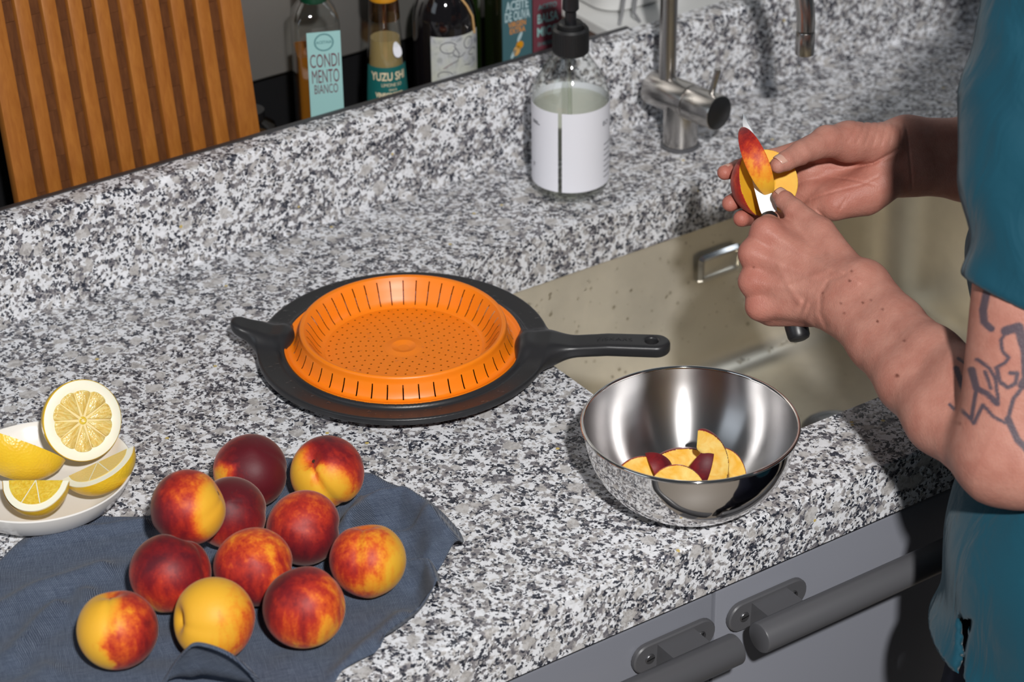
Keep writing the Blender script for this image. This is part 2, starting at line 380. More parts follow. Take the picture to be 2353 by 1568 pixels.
# ------------------------------------------------------------------ worktop
SX0, SX1, SY0, SY1 = .033, .66, .088, .522; TOP = .9; TH = .056; YB = .675
t = thing('granite_worktop', 'speckled grey and white granite worktop with raised upstand along its back', 'worktop', (0, 0, TOP))
X0, X1 = -1.25, 2.1
def slab():
    bm = bmesh.new(); prof = [(.085, TOP - TH), (.0, TOP - TH), (0, TOP - .0025)] + [(.0025 - .0025 * math.cos(a), TOP - .0025 + .0025 * math.sin(a)) for a in (.4, .8, 1.2)] + [(.0025, TOP)]
    xs = np.linspace(X0, X1, 12); R = [[bm.verts.new((x, y, z)) for y, z in prof] for x in xs]
    for a, b in zip(R, R[1:]):
        for j in range(len(prof) - 1): bm.faces.new((a[j], a[j + 1], b[j + 1], b[j]))
    front = [r[-1] for r in R]
    back = [bm.verts.new((x, YB + .03, TOP)) for x in xs[::-1]]
    loop = front + back; ed = []
    for a, b in zip(loop, loop[1:] + loop[:1]):
        e = bm.edges.get((a, b)) or bm.edges.new((a, b)); ed.append(e)
    rr = rrect(SX0, SX1, SY0, SY1, .058, 10); hole = [bm.verts.new((x, y, TOP)) for x, y in rr]
    for a, b in zip(hole, hole[1:] + hole[:1]): ed.append(bm.edges.new((a, b)))
    bmesh.ops.triangle_fill(bm, use_beauty=True, use_dissolve=False, edges=ed)
    low = [bm.verts.new((x, y, TOP - TH)) for x, y in rr]; n = len(rr)
    for i in range(n): j = (i + 1) % n; bm.faces.new((hole[i], low[i], low[j], hole[j]))
    bmesh.ops.recalc_face_normals(bm, faces=bm.faces[:])
    bm.verts.index_update(); r = [tuple(v.co) for v in bm.verts], [[v.index for v in f.verts] for f in bm.faces]; bm.free(); return r
part('slab', slab(), M['granite'], t, True, 20)
UZ = 1.003
pr = [(YB, TOP)] + [(YB + .008 - .008 * math.cos(a), UZ - .008 + .008 * math.sin(a)) for a in np.linspace(0, PI / 2, 7)] + [(YB + .0275, UZ), (YB + .0275, TOP)]
xs = np.linspace(X0, X1, 2); V = [(x, y, z) for x in xs for y, z in pr]; n = len(pr)
part('upstand', (V, [[j, n + j, n + j + 1, j + 1] for j in range(n - 1)]), M['granite'], t, True, 40)
part('edge_strip', rbox(X0, .4180, YB + .0280, YB + .0350, .93, UZ + .0008, .001), M['trim'], t, label='thin grey metal strip along the back of the upstand')
# ------------------------------------------------------------------ sink
t = thing('sink', 'undermounted stainless steel sink basin splashed with water drops', 'sink', (.33, .3, .85))
e = .004; ZT = TOP - TH - .001; fl = .658; rings = []
for d, z in ((-.03, ZT), (e * -1, ZT), (-e, ZT - .003)): rings.append([(x, y, z) for x, y in rrect(SX0 + d, SX1 - d, SY0 + d, SY1 - d, .062 - d * .5, 10)])
rad = .035
for a in np.linspace(0, PI / 2, 9):
    d = -e + rad * (1 - math.cos(a)) + .006; z = fl + rad - rad * math.sin(a)
    rings.append([(x, y, z) for x, y in rrect(SX0 + d, SX1 - d, SY0 + d, SY1 - d, max(.06 - d * .6, .02), 10)])
for s in (.75, .5, .25, .08): 
    d = .04; rings.append([(.345 + (x - .345) * s, .305 + (y - .305) * s, fl - (1 - s) * .003) for x, y in rrect(SX0 + d, SX1 - d, SY0 + d, SY1 - d, .03, 10)])
V, F = loft(rings, True); F = [q[::-1] for q in F]
part('basin', (V, F), M['sink'], t, True, 50)
yo = SY1 + e - .0062 - .0005
def rframe(x0, x1, z0, z1, wd, y, dp):
    o = rrect(x0, x1, z0, z1, .006, 5); i = rrect(x0 + wd, x1 - wd, z0 + wd, z1 - wd, .003, 5); m = rrect(x0 + wd * .5, x1 - wd * .5, z0 + wd * .5, z1 - wd * .5, .004, 5)
    return loft([[(p[0], y, p[1]) for p in o], [(p[0], y - dp, p[1]) for p in m], [(p[0], y - dp * .8, p[1]) for p in i], [(p[0], y + .0, p[1]) for p in i]])
ov = part('overflow_frame', rframe(.375, .434, .778, .812, .006, yo, .004), steel('overflow_chrome', (.80, .80, .80), .15), t)
part('overflow_plate', rbox(.381, .428, yo - .0012, yo - .0003, .784, .806, .0004), M['sink'], ov)
dr = part('drain', lathe([(.0, .0006), (.028, .0006), (.031, .002), (.036, .0026), (.038, .001)], 40, (.436, .352, fl - .0015)), steel('drain_steel', (.42, .42, .42), .25), t)
part('drain_knob', lathe([(0, .006), (.012, .0055), (.0155, .003), (.0155, .0005)], 24, (.436, .352, fl - .0005)), M['bowl_out'], dr)
# splashes on the back wall and floor
def dome(c, nrm, r, hgt=.5, seg=9):
    return xf(lathe([(r, 0), (r * .85, r * hgt * .55), (r * .5, r * hgt * .9), (0, r * hgt)], seg), frame(c, nrm))
dd = []
for k in range(230):
    u, v = RNG.random(), RNG.random() ** .8; x = .07 + .52 * u; z = .70 + .135 * v
    if .365 < x < .445 and .77 < z < .82: continue
    r = .0007 + .0017 * RNG.random() ** 2.5; dd.append(dome((x, yo + .0004, z), (0, -1, .03), r))
for k in range(60):
    dd.append(dome((.12 + .45 * RNG.random(), .13 + .33 * RNG.random(), fl - .0008), (0, 0, 1), .0008 + .0022 * RNG.random() ** 2))
for k in range(40):   # below the overflow corner, streaky
    dd.append(dome((.33 + .2 * RNG.random(), SY1 - .016 + .002 * RNG.random(), .667 + .006 * RNG.random()), (0, -.7, .7), .0008 + .0016 * RNG.random()))
part('water_drop', join(*dd), M['drop'], t, True, 180, kind='stuff')
# ------------------------------------------------------------------ base cabinets
def handle(door, xa, xb, plate_c, side):
    hz = .7965
    pl = [(plate_c + x, z) for x, z in stadium(.029, .0145)]
    v, f = extrude(pl, 0, .006, .0012); v = [(x, .0118 - z, hz + y) for x, y, z in v]
    part('handle_plate', (v, [q[::-1] for q in f]), M['handle'], door)
    br = [(plate_c - .0205, hz - .0145), (plate_c + .0205, hz - .0145), (plate_c + .0195, hz + .0115), (plate_c - .0195, hz + .0115)]
    v = [(x, .0062, z) for x, z in br] + [(x, -.026, z - .001) for x, z in br]
    part('handle_bracket', (v, [[0, 1, 5, 4], [1, 2, 6, 5], [2, 3, 7, 6], [3, 0, 4, 7], [4, 5, 6, 7], [3, 2, 1, 0]]), M['handle'], door, False)
    part('handle_bar', rod((xa, -.0285, hz + .0035), (xb, -.0285, hz + .0035), .0140, .0018, 40), M['handle'], door)
    for s in (-1, 1):
        x = plate_c + s * .0273; c = (x, .0056, hz)
        sc = part('screw', xf(lathe([(0, .0012), (.0042, .0012), (.0048, .0005), (.0050, -.0005)], 20), frame(c, (0, -1, 0))), M['screw'], door)
        a = .6 + s * .5; dx, dz = math.cos(a) * .0042, math.sin(a) * .0042; nx, nz = -math.sin(a) * .0007, math.cos(a) * .0007
        part('screw_slot', ([(x + dx + nx, .0043, hz + dz + nz), (x - dx + nx, .0043, hz - dz + nz), (x - dx - nx, .0043, hz - dz - nz), (x + dx - nx, .0043, hz + dz - nz)], [[0, 1, 2, 3]]), M['dark'], door, False)
def cabinet(x0, x1, label, hs):
    t = thing('base_cabinet', label, 'cabinet', ((x0 + x1) / 2, .3, 0), 'grey base cabinets under the worktop')
    part('cabinet_body', rbox(x0, x1, .036, .084, .10, .838, .001), M['cab'], t); part('kick_panel', rbox(x0, x1, .075, .084, .002, .099, .001), M['dark'], t)
    d = part('door', rbox(x0 + .001, x1 - .001, .012, .034, .115, .8305, .002), M['cab'], t)
    handle(d, *hs); return t
cabinet(-.0060, .60, 'right grey base cabinet with a thick bar handle beside the person in teal', (.0105, .585, .0500, 1))
cabinet(-.62, -.0070, 'left grey base cabinet with bar handle, cut by the bottom of the photo', (-.60, -.0140, -.0520, -1))
# ------------------------------------------------------------------ kitchen mixer tap
t = thing('mixer_tap', 'brushed steel mixer tap with tall curved spout beside the soap dispenser', 'tap', (.414, .605, TOP))
B = Vector((.414, .605, .957)); D = Vector((.16, -.987, 0))
part('base_ring', lathe([(.0205, 0), (.0215, .001), (.0215, .003), (.0195, .0045)], 40, (.414, .605, TOP)), M['handle'], t)
part('base', lathe([(.0190, .003), (.0188, .060)], 48, (.414, .605, TOP)), M['tap'], t)
part('body', rod(B - D * .042, B + D * .0145, .0195, .0015, 48), M['tap'], t)
c = part('control_cap', rod(B + D * .0155, B + D * .055, .0195, .001, 48), M['tap'], t)
part('control_face', xf(lathe([(0, .0008), (.0175, .0008), (.0185, .0002)], 40), frame(B + D * .0552, D)), simple('black_tap_face', (.012, .012, .013), .3), c)
L0 = B + D * .043 + Vector((0, 0, .019)); part('lever_pin', rod(L0, L0 + Vector((.004, -.005, .029)), .0034, .0006, 20), M['tap'], c)
ST = B - D * .021
pth = [ST + Vector((0, 0, .012)), ST + Vector((0, 0, .06)), ST + Vector((0, 0, .135))] + [ST + D * (.094 - .094 * math.cos(a)) + Vector((0, 0, .135 + .094 * math.sin(a))) for a in np.linspace(.12, PI, 22)]
pth += [ST + D * .188 + Vector((0, 0, .130))]
part('spout', tube(pth, .0094, 32), M['tap'], t)
part('aerator', rod(ST + D * .188 + Vector((0, 0, .1035)), ST + D * .188 + Vector((0, 0, .1290)), .0098, .001, 32), M['tap'], t)
# ------------------------------------------------------------------ flat lettering
def text_vf(s, size, sx=1., bold=0., ext=.0, space=1.):
    cu = bpy.data.curves.new('lettering', 'FONT'); cu.body = s; cu.size = size; cu.offset = bold; cu.extrude = ext; cu.align_x = 'CENTER'; cu.align_y = 'CENTER'; cu.space_character = space; cu.resolution_u = 3
    o = bpy.data.objects.new('lettering', cu); COL.objects.link(o); dg = bpy.context.evaluated_depsgraph_get(); dg.update()
    me = bpy.data.meshes.new_from_object(o.evaluated_get(dg)); v = [(p.co.x * sx, p.co.y, p.co.z) for p in me.vertices]; f = [list(p.vertices) for p in me.polygons]
    bpy.data.objects.remove(o); bpy.data.curves.remove(cu); bpy.data.meshes.remove(me); return v, f
def lettering(s, size, fr, m, parent, sx=1., bold=0., space=1., bend=None, name='lettering'):
    v, f = text_vf(s, size, sx, bold, 0., space)
    if bend: v = [bend(*p) for p in v]
    else: v = xf((v, f), fr)[0]
    return part(name, (v, f), m, parent, False)
def on_cyl(c, R, a0, z0, slope=0.):     # wraps flat lettering on a cylinder or cone of radius R(z)
    def g(x, y, z):
        r = (R(z0 + y) if callable(R) else R) + .0004; a = a0 + x / r; return (c[0] + r * math.cos(a), c[1] + r * math.sin(a), z0 + y)
    return g
AC = math.atan2(-.83, -.56)    # azimuth that looks back at the viewer side of the room
def arc_band(c, r0, z0, z1, a0, a1, r1=None, seg=32, th=.0003):
    r1 = r0 if r1 is None else r1
    return lathe([(r0, z0), (r0 + th, z0), (r1 + th, z1), (r1, z1)], seg, c, a0, a1)
# ------------------------------------------------------------------ cutting boards
LE = .8735
def board(base, wd, ht, th, lean, label, slats=True):
    t = thing('bread_board', label, 'cutting board', base)
    R = Matrix.Translation(base) @ Matrix.Rotation(math.radians(-lean), 4, 'X')
    def P(name, b, m): return part(name, xf(b, R), m, t, True, 30)
    if not slats: P('board', rbox(-wd / 2, wd / 2, 0, th, 0, ht, .003), M['bamboo_dark']); return t
    pit = .02695; bw = .0180
    P('border', rbox(-wd / 2, -wd / 2 + .0200, -th, 0, 0, ht, .0015), M['bamboo']); P('border', rbox(wd / 2 - .0235, wd / 2, -th, 0, 0, ht, .0015), M['bamboo'])
    gaps = 9; x = -wd / 2 + .0200; span = wd - .0435; unit = span / (gaps + (gaps - 1) * 1.22); gw = unit; sw = unit * 1.22
    for k in range(gaps - 1):
        a = x + gw + k * (gw + sw); P('slat', rbox(a, a + sw, -th, -.0, 0, ht, .0012), M['bamboo'])
    for g in range(gaps):
        a = x + g * (gw + sw); z = 0
        while z < ht - .001:
            h = .014 + .022 * RNG.random(); h = min(h, ht - z); d = .0035 + .0018 * RNG.random()
            P('block', rbox(a - .0003, a + gw + .0003, -th + d + .0035, -.001, z, z + h - .0001, 0), M['bamboo_dark']); z += h
    return t
board((-.164, .729, LE), .268, .32, .015, 9.0, 'slatted bamboo bread board leaning behind the granite upstand')
# ------------------------------------------------------------------ bottles behind the upstand
def sq_ring(h, z, r, c, rot, n=5):
    P = rrect(-h, h, -h, h, min(r, h * .99), n); ca, sa = math.cos(rot), math.sin(rot)
    return [(c[0] + x * ca - y * sa, c[1] + x * sa + y * ca, c[2] + z) for x, y in P]
# square vinegar bottle
c = (.0585, .7650, LE); rot = math.radians(-23)
t = thing('vinegar_bottle', 'square clear bottle of amber vinegar with a pale teal label and green cap', 'bottle', c)
def sqb(off, zs, z_extra=0): return loft([sq_ring(max(h - off, .002), z, r, c, rot) for h, z, r in zs], False)
shape = [(.0215, 0, .005), (.0236, .004, .006), (.0236, .208, .006), (.0230, .215, .008), (.0195, .223, .012), (.0155, .2295, .0150), (.0135, .233, .0132), (.0135, .262, .0132)]
part('glass', sqb(0, shape), M['glass'], t, True, 40)
amber = glassy('amber_vinegar', (.66, .30, .055)); amb2 = NT('vinegar').p(Base_Color=(.36, .135, .015), Roughness=.1, Transmission_Weight=.55, IOR=1.2).m
part('vinegar', loft([sq_ring(.0216, z, .005, c, rot) for z in (.004, .176)] + [sq_ring(.001, .1761, .0009, c, rot)]), amb2, t, True, 40)
part('cap', lathe([(.0138, .2300), (.0148, .2315), (.0148, .274), (.0135, .277), (0, .277)], 36, c), M['green'], t)
lf = Matrix.Translation(c) @ Matrix.Rotation(rot, 4, 'Z')
lb = part('label', xf(rbox(-.0120, .0228, -.0243, -.0238, .020, .2040, 0), lf), M['teal_label'], t, False)
def face(x, z): return lf @ Matrix(((1, 0, 0, x), (0, 0, -1, -.0245), (0, 1, 0, z), (0, 0, 0, 1)))
for s, z, sz, sx in (('CONDI', .1715, .0215, .44), ('MENTO', .1540, .0215, .39), ('BIANCO', .1400, .0148, .45)): lettering(s, sz, face(.0054, z), M['maroon_ink'], lb, sx, 0.)
def ring_vf(rx, ry, wd, n=40):
    V = []; 
    for k in range(n): a = 2 * PI * k / n; V += [(rx * math.cos(a), ry * math.sin(a), 0), ((rx - wd) * math.cos(a), (ry - wd) * math.sin(a), 0)]
    return V, [[2 * k, 2 * ((k + 1) % n), 2 * ((k + 1) % n) + 1, 2 * k + 1] for k in range(n)]
part('seal_ring', xf(ring_vf(.0102, .0098, .0016), face(.0054, .1925)), M['teal_ink'], lb, False)
lettering('ACETAIA', .0044, face(.0054, .1925), M['teal_ink'], lb, .9, .0001); 
# added bottle, its amber stands in for reflections in the dark recess
c = (.0010, .8120, LE)
t = thing('reflection_bottle', 'added bottle standing in for amber reflections between the bamboo board and the vinegar bottle', 'bottle', c)
part('glass', lathe([(0, 0), (.027, .001), (.0285, .006), (.0285, .075), (.026, .086), (.015, .093), (.014, .100)], 40, c), glassy('grey_glass', (.55, .52, .46), .05), t)
part('oil', lathe([(0, .004), (.0265, .005), (.0265, .070), (0, .0702)], 36, c), NT('amber_reflection').p(Base_Color=(.22, .10, .012), Roughness=.1, Transmission_Weight=.3).m, t)  # fill tinted amber to look like lit reflections
part('cap', lathe([(.0145, .094), (.0155, .095), (.0155, .104), (0, .105)], 28, c), M['dark'], t)
# yuzu sauce bottle
c = (.1419, .7650, LE)
t = thing('yuzu_bottle', 'tapered glass bottle with ochre cap and deep green label in cream letters', 'bottle', c)
def yr(z): return np.interp(z - LE, [0, .006, .09, .140, .180, .215], [.0215, .0235, .0230, .0200, .0167, .0150])
part('glass', lathe([(0, 0)] + [(yr(LE + z), z) for z in (.001, .006, .05, .09, .11, .125, .14, .155, .17, .185, .20, .215)], 48, c), M['glass'], t)
part('sauce', lathe([(0, .004)] + [(yr(LE + z) - .0022, z) for z in (.005, .05, .09, .13, .168)] + [(0, .1682)], 40, c), NT('yuzu_sauce').p(Base_Color=(.40, .30, .13), Roughness=.15, Transmission_Weight=.35, IOR=1.2).m, t)
part('neck_foil', lathe([(yr(LE + z) + .0004, z) for z in (.190, .197, .204, .211)], 40, c), glassy('amber_neck_band', (.62, .34, .12), .1), t)
part('cap', lathe([(.0155, .2115), (.0168, .2135), (.0168, .240), (.016, .243), (0, .244)], 40, c), M['ochre_cap'], t)
lb = part('label', lathe([(yr(LE + z) + .0005, z) for z in (.022, .05, .08, .11, .1410)], 40, c, AC - 1.15, AC + 1.5), M['deep_teal'], t)
for s, z, sz, da, sx in (('YUZU SHI', .1305, .0125, .17, .72), ('LIMONE SO', .1215, .0052, .30, .85), ('sauce', .1165, .0045, .34, .9), ('VINEGRETTE', .1100, .0072, .17, .75), ('naturale', .1045, .0046, .12, .9)):
    lettering(s, sz, None, M['cream_ink'], lb, sx, .0003 if sz > .007 else 0, 1., on_cyl(c, lambda z: yr(z) + .0006, AC + da, LE + z))
part('white_oval', xf(([(.0055 * math.cos(a) * (1 - .25 * math.sin(a)), .0085 * math.sin(a), 0) for a in np.linspace(0, 2 * PI, 24)[:-1]], [list(range(23))]), frame((c[0] + yr(LE + .159) * math.cos(AC + .75) * 1.03, c[1] + yr(LE + .159) * math.sin(AC + .75) * 1.03, LE + .159), (math.cos(AC + .75), math.sin(AC + .75), .35), (math.cos(AC + .75 + PI / 2), math.sin(AC + .75 + PI / 2), 0))), M['white_paper'], t, False)  # flat white oval lying on the glass
# dark round bottle with a sketched label
c = (.2188, .7680, LE)
t = thing('dark_bottle', 'black glass bottle with rounded shoulders and a cream sketched label', 'bottle', c)
part('glass', lathe([(0, 0), (.031, .001), (.0340, .006), (.0340, .166), (.0335, .175), (.0318, .184), (.0285, .193), (.0235, .2015), (.0175, .209), (.0145, .216), (.0140, .252), (.0150, .254), (.0150, .264), (0, .265)], 56, c), M['black_glass'], t)
t_lab = NT('sketched_label'); o_ = t_lab.obj(); nz = t_lab.noise(o_, 55, 3, 2.5).outputs['Fac']
t_lab.p(Base_Color=t_lab.mix(t_lab.ramp(t_lab.noise(o_, 30, 2).outputs['Fac'], [(.4, (0, 0, 0)), (.6, (1, 1, 1))]), t_lab.ramp(nz, [(.40, (.16, .17, .23)), (.47, (.38, .39, .44)), (.6, (.45, .46, .52))]), (.52, .53, .46)), Roughness=.6)
lb = part('label', lathe([(.0344, z) for z in (.035, .08, .12, .161)], 40, c, AC - .44, AC + 1.40), t_lab.m, t)
def stroke(pts, wd, a0, z0, m):
    g = on_cyl(c, .0346, a0, z0); P = np.array(pts); V = []; F = []
    for i in range(len(P)):
        d = P[min(i + 1, len(P) - 1)] - P[max(i - 1, 0)]; d = d / (np.linalg.norm(d) + 1e-9); nn = np.array([-d[1], d[0]]) * wd / 2
        V += [g(*(P[i] + nn), 0), g(*(P[i] - nn), 0)]
        if i: F.append([2 * i - 2, 2 * i, 2 * i + 1, 2 * i - 1])
    part('sketch_line', (V, F), m, lb, False)
cur = lambda cx, cy, r, a, b, k=1.: [(cx + r * math.cos(q), cy + k * r * math.sin(q)) for q in np.linspace(a, b, 18)]
for pts in (cur(-.008, .012, .009, .3, 5.2, .7), cur(.004, .006, .007, 2.2, 6.0, .8), [(-.002, .014), (.004, .004), (.002, -.004), (-.004, -.006)], cur(.016, .014, .006, .5, 6.5, 1.1), cur(.022, .002, .006, 0, 5, .6), [(.010, -.010), (.018, -.012), (.026, -.008)], cur(-.012, -.02, .008, .2, 3.5, .6)):
    stroke(pts, .0009, AC + .35, LE + .137, M['grey_ink'])
stroke([(-.014, -.012), (-.004, -.006)], .0008, AC + .35, LE + .137, M['maroon_ink'])
part('raffia_string', tube([(c[0] + r * math.cos(a), c[1] + r * math.sin(a), LE + z) for r, a, z in ((.0165, AC + .5, .2145), (.0250, AC + .7, .2025), (.0315, AC + .9, .1905), (.0347, AC + 1.05, .1780), (.0354, AC + 1.12, .158))], .0012, 8), simple('tan_raffia', (.50, .30, .12), .7), t)
# two dark square bottles with printed front labels
def square_dark(cx, cy, hw, m_lab, lines, label, name):
    c = (cx, cy, LE); t = thing(name, label, 'bottle', c, None); rot = math.radians(-4)
    part('glass', loft([sq_ring(h, z, .006, c, rot) for h, z in ((hw - .002, 0), (hw, .003), (hw, .205), (hw * .7, .232), (.013, .240), (.013, .275))], True), M['olive_glass'], t, True, 40)
    lf = Matrix.Translation(c) @ Matrix.Rotation(rot, 4, 'Z')
    lb = part('label', xf(rbox(-hw + .0015, hw - .0015, -hw - .0006, -hw - .0001, .02, .20, 0), lf), m_lab, t, False)
    F = lambda x, z: lf @ Matrix(((1, 0, 0, x), (0, 0, -1, -hw - .0009), (0, 1, 0, z), (0, 0, 0, 1)))
    for s, z, sz, sx, m, b in lines: lettering(s, sz, F(0, z), m, lb, sx, b)
    return lb, F
lb, F = square_dark(.3000, .7680, .0200, M['blue_label'], (('ACEITE', .1708, .0150, .58, M['pale_ink'], .0004), ('DE OLIVA', .1585, .0150, .48, M['pale_ink'], .0004), ('VIRGEN', .1490, .0088, .72, M['orange_ink'], .0002), ('EXTRA', .1415, .0088, .72, M['orange_ink'], .0002), ('500 ml', .1020, .0060, .8, M['teal_ink'], 0)), 'dark olive oil bottle with a grey blue label and an olive drawing', 'olive_oil_bottle')
def leaf(cx, cz, L, W, a, m, nm):
    pts = [(L * math.cos(q), W * math.sin(q) * (1 if True else 0)) for q in np.linspace(0, 2 * PI, 20)[:-1]]
    v = [(cx + x * math.cos(a) - y * math.sin(a), cz + x * math.sin(a) + y * math.cos(a)) for x, y in pts]
    part(nm, ([tuple(F(x, z) @ Vector((0, 0, 0))) for x, z in v], [list(range(len(v)))]), m, lb, False)
leaf(.003, .1335, .0062, .0020, 1.1, M['pale_ink'], 'printed_leaf'); leaf(-.005, .1150, .0060, .0022, 1.0, M['pale_ink'], 'printed_leaf')
leaf(.003, .1240, .0046, .0046, 0, M['ochre_cap'], 'printed_olive'); leaf(-.001, .1180, .0060, .0042, 1.2, simple('light_ochre_ink', (.66, .36, .10), .5), 'printed_olive')
square_dark(.3415, .7700, .0200, M['maroon_label'], (('ACETO', .1592, .0080, .9, M['teal_ink'], .0002), ('BALSA', .1455, .0150, .62, M['teal_label'], .0003), ('MICO', .1300, .0150, .72, M['teal_label'], .0003), ('DI MODENA', .1160, .0062, .75, M['teal_ink'], .0001)), 'dark vinegar bottle with a maroon label behind the soap pump', 'balsamic_bottle')
c = (.2680, .8150, LE); t = thing('green_bottle', 'dark green glass bottle between the sketched label and the blue label', 'bottle', c)
part('glass', lathe([(0, 0), (.022, .001), (.024, .006), (.024, .20), (.021, .22), (.014, .245), (.0135, .285), (0, .286)], 44, c), simple('dark_green_glass', (.008, .02, .003), .07, Coat_Weight=.4), t)
part('cap', lathe([(.0138, .268), (.0150, .269), (.0150, .292), (0, .293)], 28, c), M['dark'], t)
# ------------------------------------------------------------------ things on the white sill
t = thing('white_tub', 'white plastic tub on the sill behind the tap, blurred', 'tub', (.50, .83, .9865))
part('wall', loft([[(x, y, .9865 + z) for x, y in rrect(.432 - o, .568 + o, .765 - o, .90 + o, .03, 8)] for z, o in ((0, -.012), (.004, -.006), (.10, .008), (.104, .012), (.106, .012))]), M['white_paint'], t)
part('tub_base', ([(x, y, .987) for x, y in rrect(.444, .556, .777, .888, .03, 8)], [list(range(40 - 8))]), M['white_paint'], t, False)
for k, (a, b) in enumerate((((.4350, .744), .0018), ((.4470, .738), .0018))):
    t = tag(part('cable', tube([(a[0] + .012 * k - .001, a[1], .9884), (a[0] + .004, a[1] + .002, 1.000), (a[0] + .012, a[1] + .006, 1.03), (a[0] + .014 + .012 * k, a[1] + .008, 1.08), (a[0] + .02, a[1] + .009, 1.16)], b, 10), simple('grey_cable', (.22, .22, .23), .5)), ('left' if k == 0 else 'right') + ' of two thin grey cables hanging before the white tub', 'cable', 'cables on the white sill')
t = thing('storage_box', 'khaki box on the white sill right of the tap stem', 'box', (.585, .79, .9865))
part('box_body', rbox(.5680 + .013, .5680 + .052, .750, .830, .9868, 1.07, .002), simple('khaki_card', (.165, .150, .085), .6), t)
part('box_lid', rbox(.5680 + .012, .5680 + .053, .749, .831, 1.0705, 1.085, .002), simple('khaki_lid', (.15, .135, .08), .6), t)
# ------------------------------------------------------------------ soap dispenser
c = (.2554, .5880, TOP); R0 = .0400
t = thing('soap_dispenser', 'clear glass soap bottle with white wrap label and black pump', 'soap dispenser', c)
out = [(0, .0015), (.030, .001), (.0355, .004), (.0395, .012), (R0, .018), (R0, .108), (.0388, .118), (.034, .131), (.0265, .143), (.0200, .153), (.0170, .161), (.0165, .175)]
part('glass', lathe(out, 64, c), M['glass'], t)
part('soap', lathe([(0, .006), (.031, .006), (.0365, .014), (.0382, .020), (.0382, .1005), (0, .1006)], 56, c), glassy('soap_liquid', (.955, .955, .91), .05, .2), t)
sl = AC - .30
lb = part('label', lathe([(R0 + .0004, .0170), (R0 + .0007, .0170), (R0 + .0007, .1065), (R0 + .0004, .1065)], 72, c, sl + .05, sl + 2 * PI - .05), M['white_paper'], t, True, 30)
def lab(s, sz, a, z, b=0): lettering(s, sz, None, M['grey_ink'], lb, 1, b, 1., on_cyl(c, R0 + .0009, a, TOP + z))
lab('BO', .0075, AC + 1.02, .088)
def dash(a, z, L):
    g = on_cyl(c, R0 + .0009, a, TOP + z); n = 6; V = []
    for i in range(n + 1): V += [g(L * i / n, .0005, 0), g(L * i / n, -.0005, 0)]
    part('fine_print', (V, [[2 * i, 2 * i + 2, 2 * i + 3, 2 * i + 1] for i in range(n)]), M['grey_ink'], lb, False)
for i in range(7): dash(AC + .95, .064 - i * .0062, .012 + .006 * RNG.random())
for z, L in ((.0900, .010), (.0880, .013), (.041, .004), (.0385, .003)): dash(AC - 1.22, z, L)
part('dip_tube', tube([(c[0] - .002, c[1], TOP + .165), (c[0] - .004, c[1] - .004, TOP + .10), (c[0] - .009, c[1] - .014, TOP + .010)], .0024, 12), glassy('tube_plastic', (.86, .88, .84), .1), t)
cp = (c[0], c[1], c[2] + .0075)
p = part('collar', lathe([(.0168, .150), (.0185, .1515), (.0185, .176), (.0165, .1785), (.0150, .1780), (.0128, .1760), (.0128, .1820), (.0112, .1835), (.0095, .1830), (.0060, .181), (0, .181)], 48, cp), M['matte_black'], t)
part('collar_ridge', join(*[rbox(c[0] + .0184, c[0] + .0189, c[1] - .0006, c[1] + .0006, TOP + .1535, TOP + .174, 0) if False else xf(rbox(.0183, .0189, -.0006, .0006, .1535, .174, 0), Matrix.Translation(cp) @ Matrix.Rotation(2 * PI * k / 40, 4, 'Z')) for k in range(40)]), M['matte_black'], p, False, kind='stuff')
part('pump_stem', lathe([(.0058, .180), (.0058, .195), (.0085, .198), (.0080, .215), (.0105, .222), (.0110, .232), (0, .234)], 32, cp), M['black_plastic'], t)
nd = Vector((.80, -.60, 0)); n0 = Vector(cp) + Vector((0, 0, .224))
part('nozzle', tube([n0, n0 + nd * .02, n0 + nd * .034 + Vector((0, 0, -.001)), n0 + nd * .040 + Vector((0, 0, -.006))], [.0075, .0065, .0052, .0045], 20), M['black_plastic'], t)
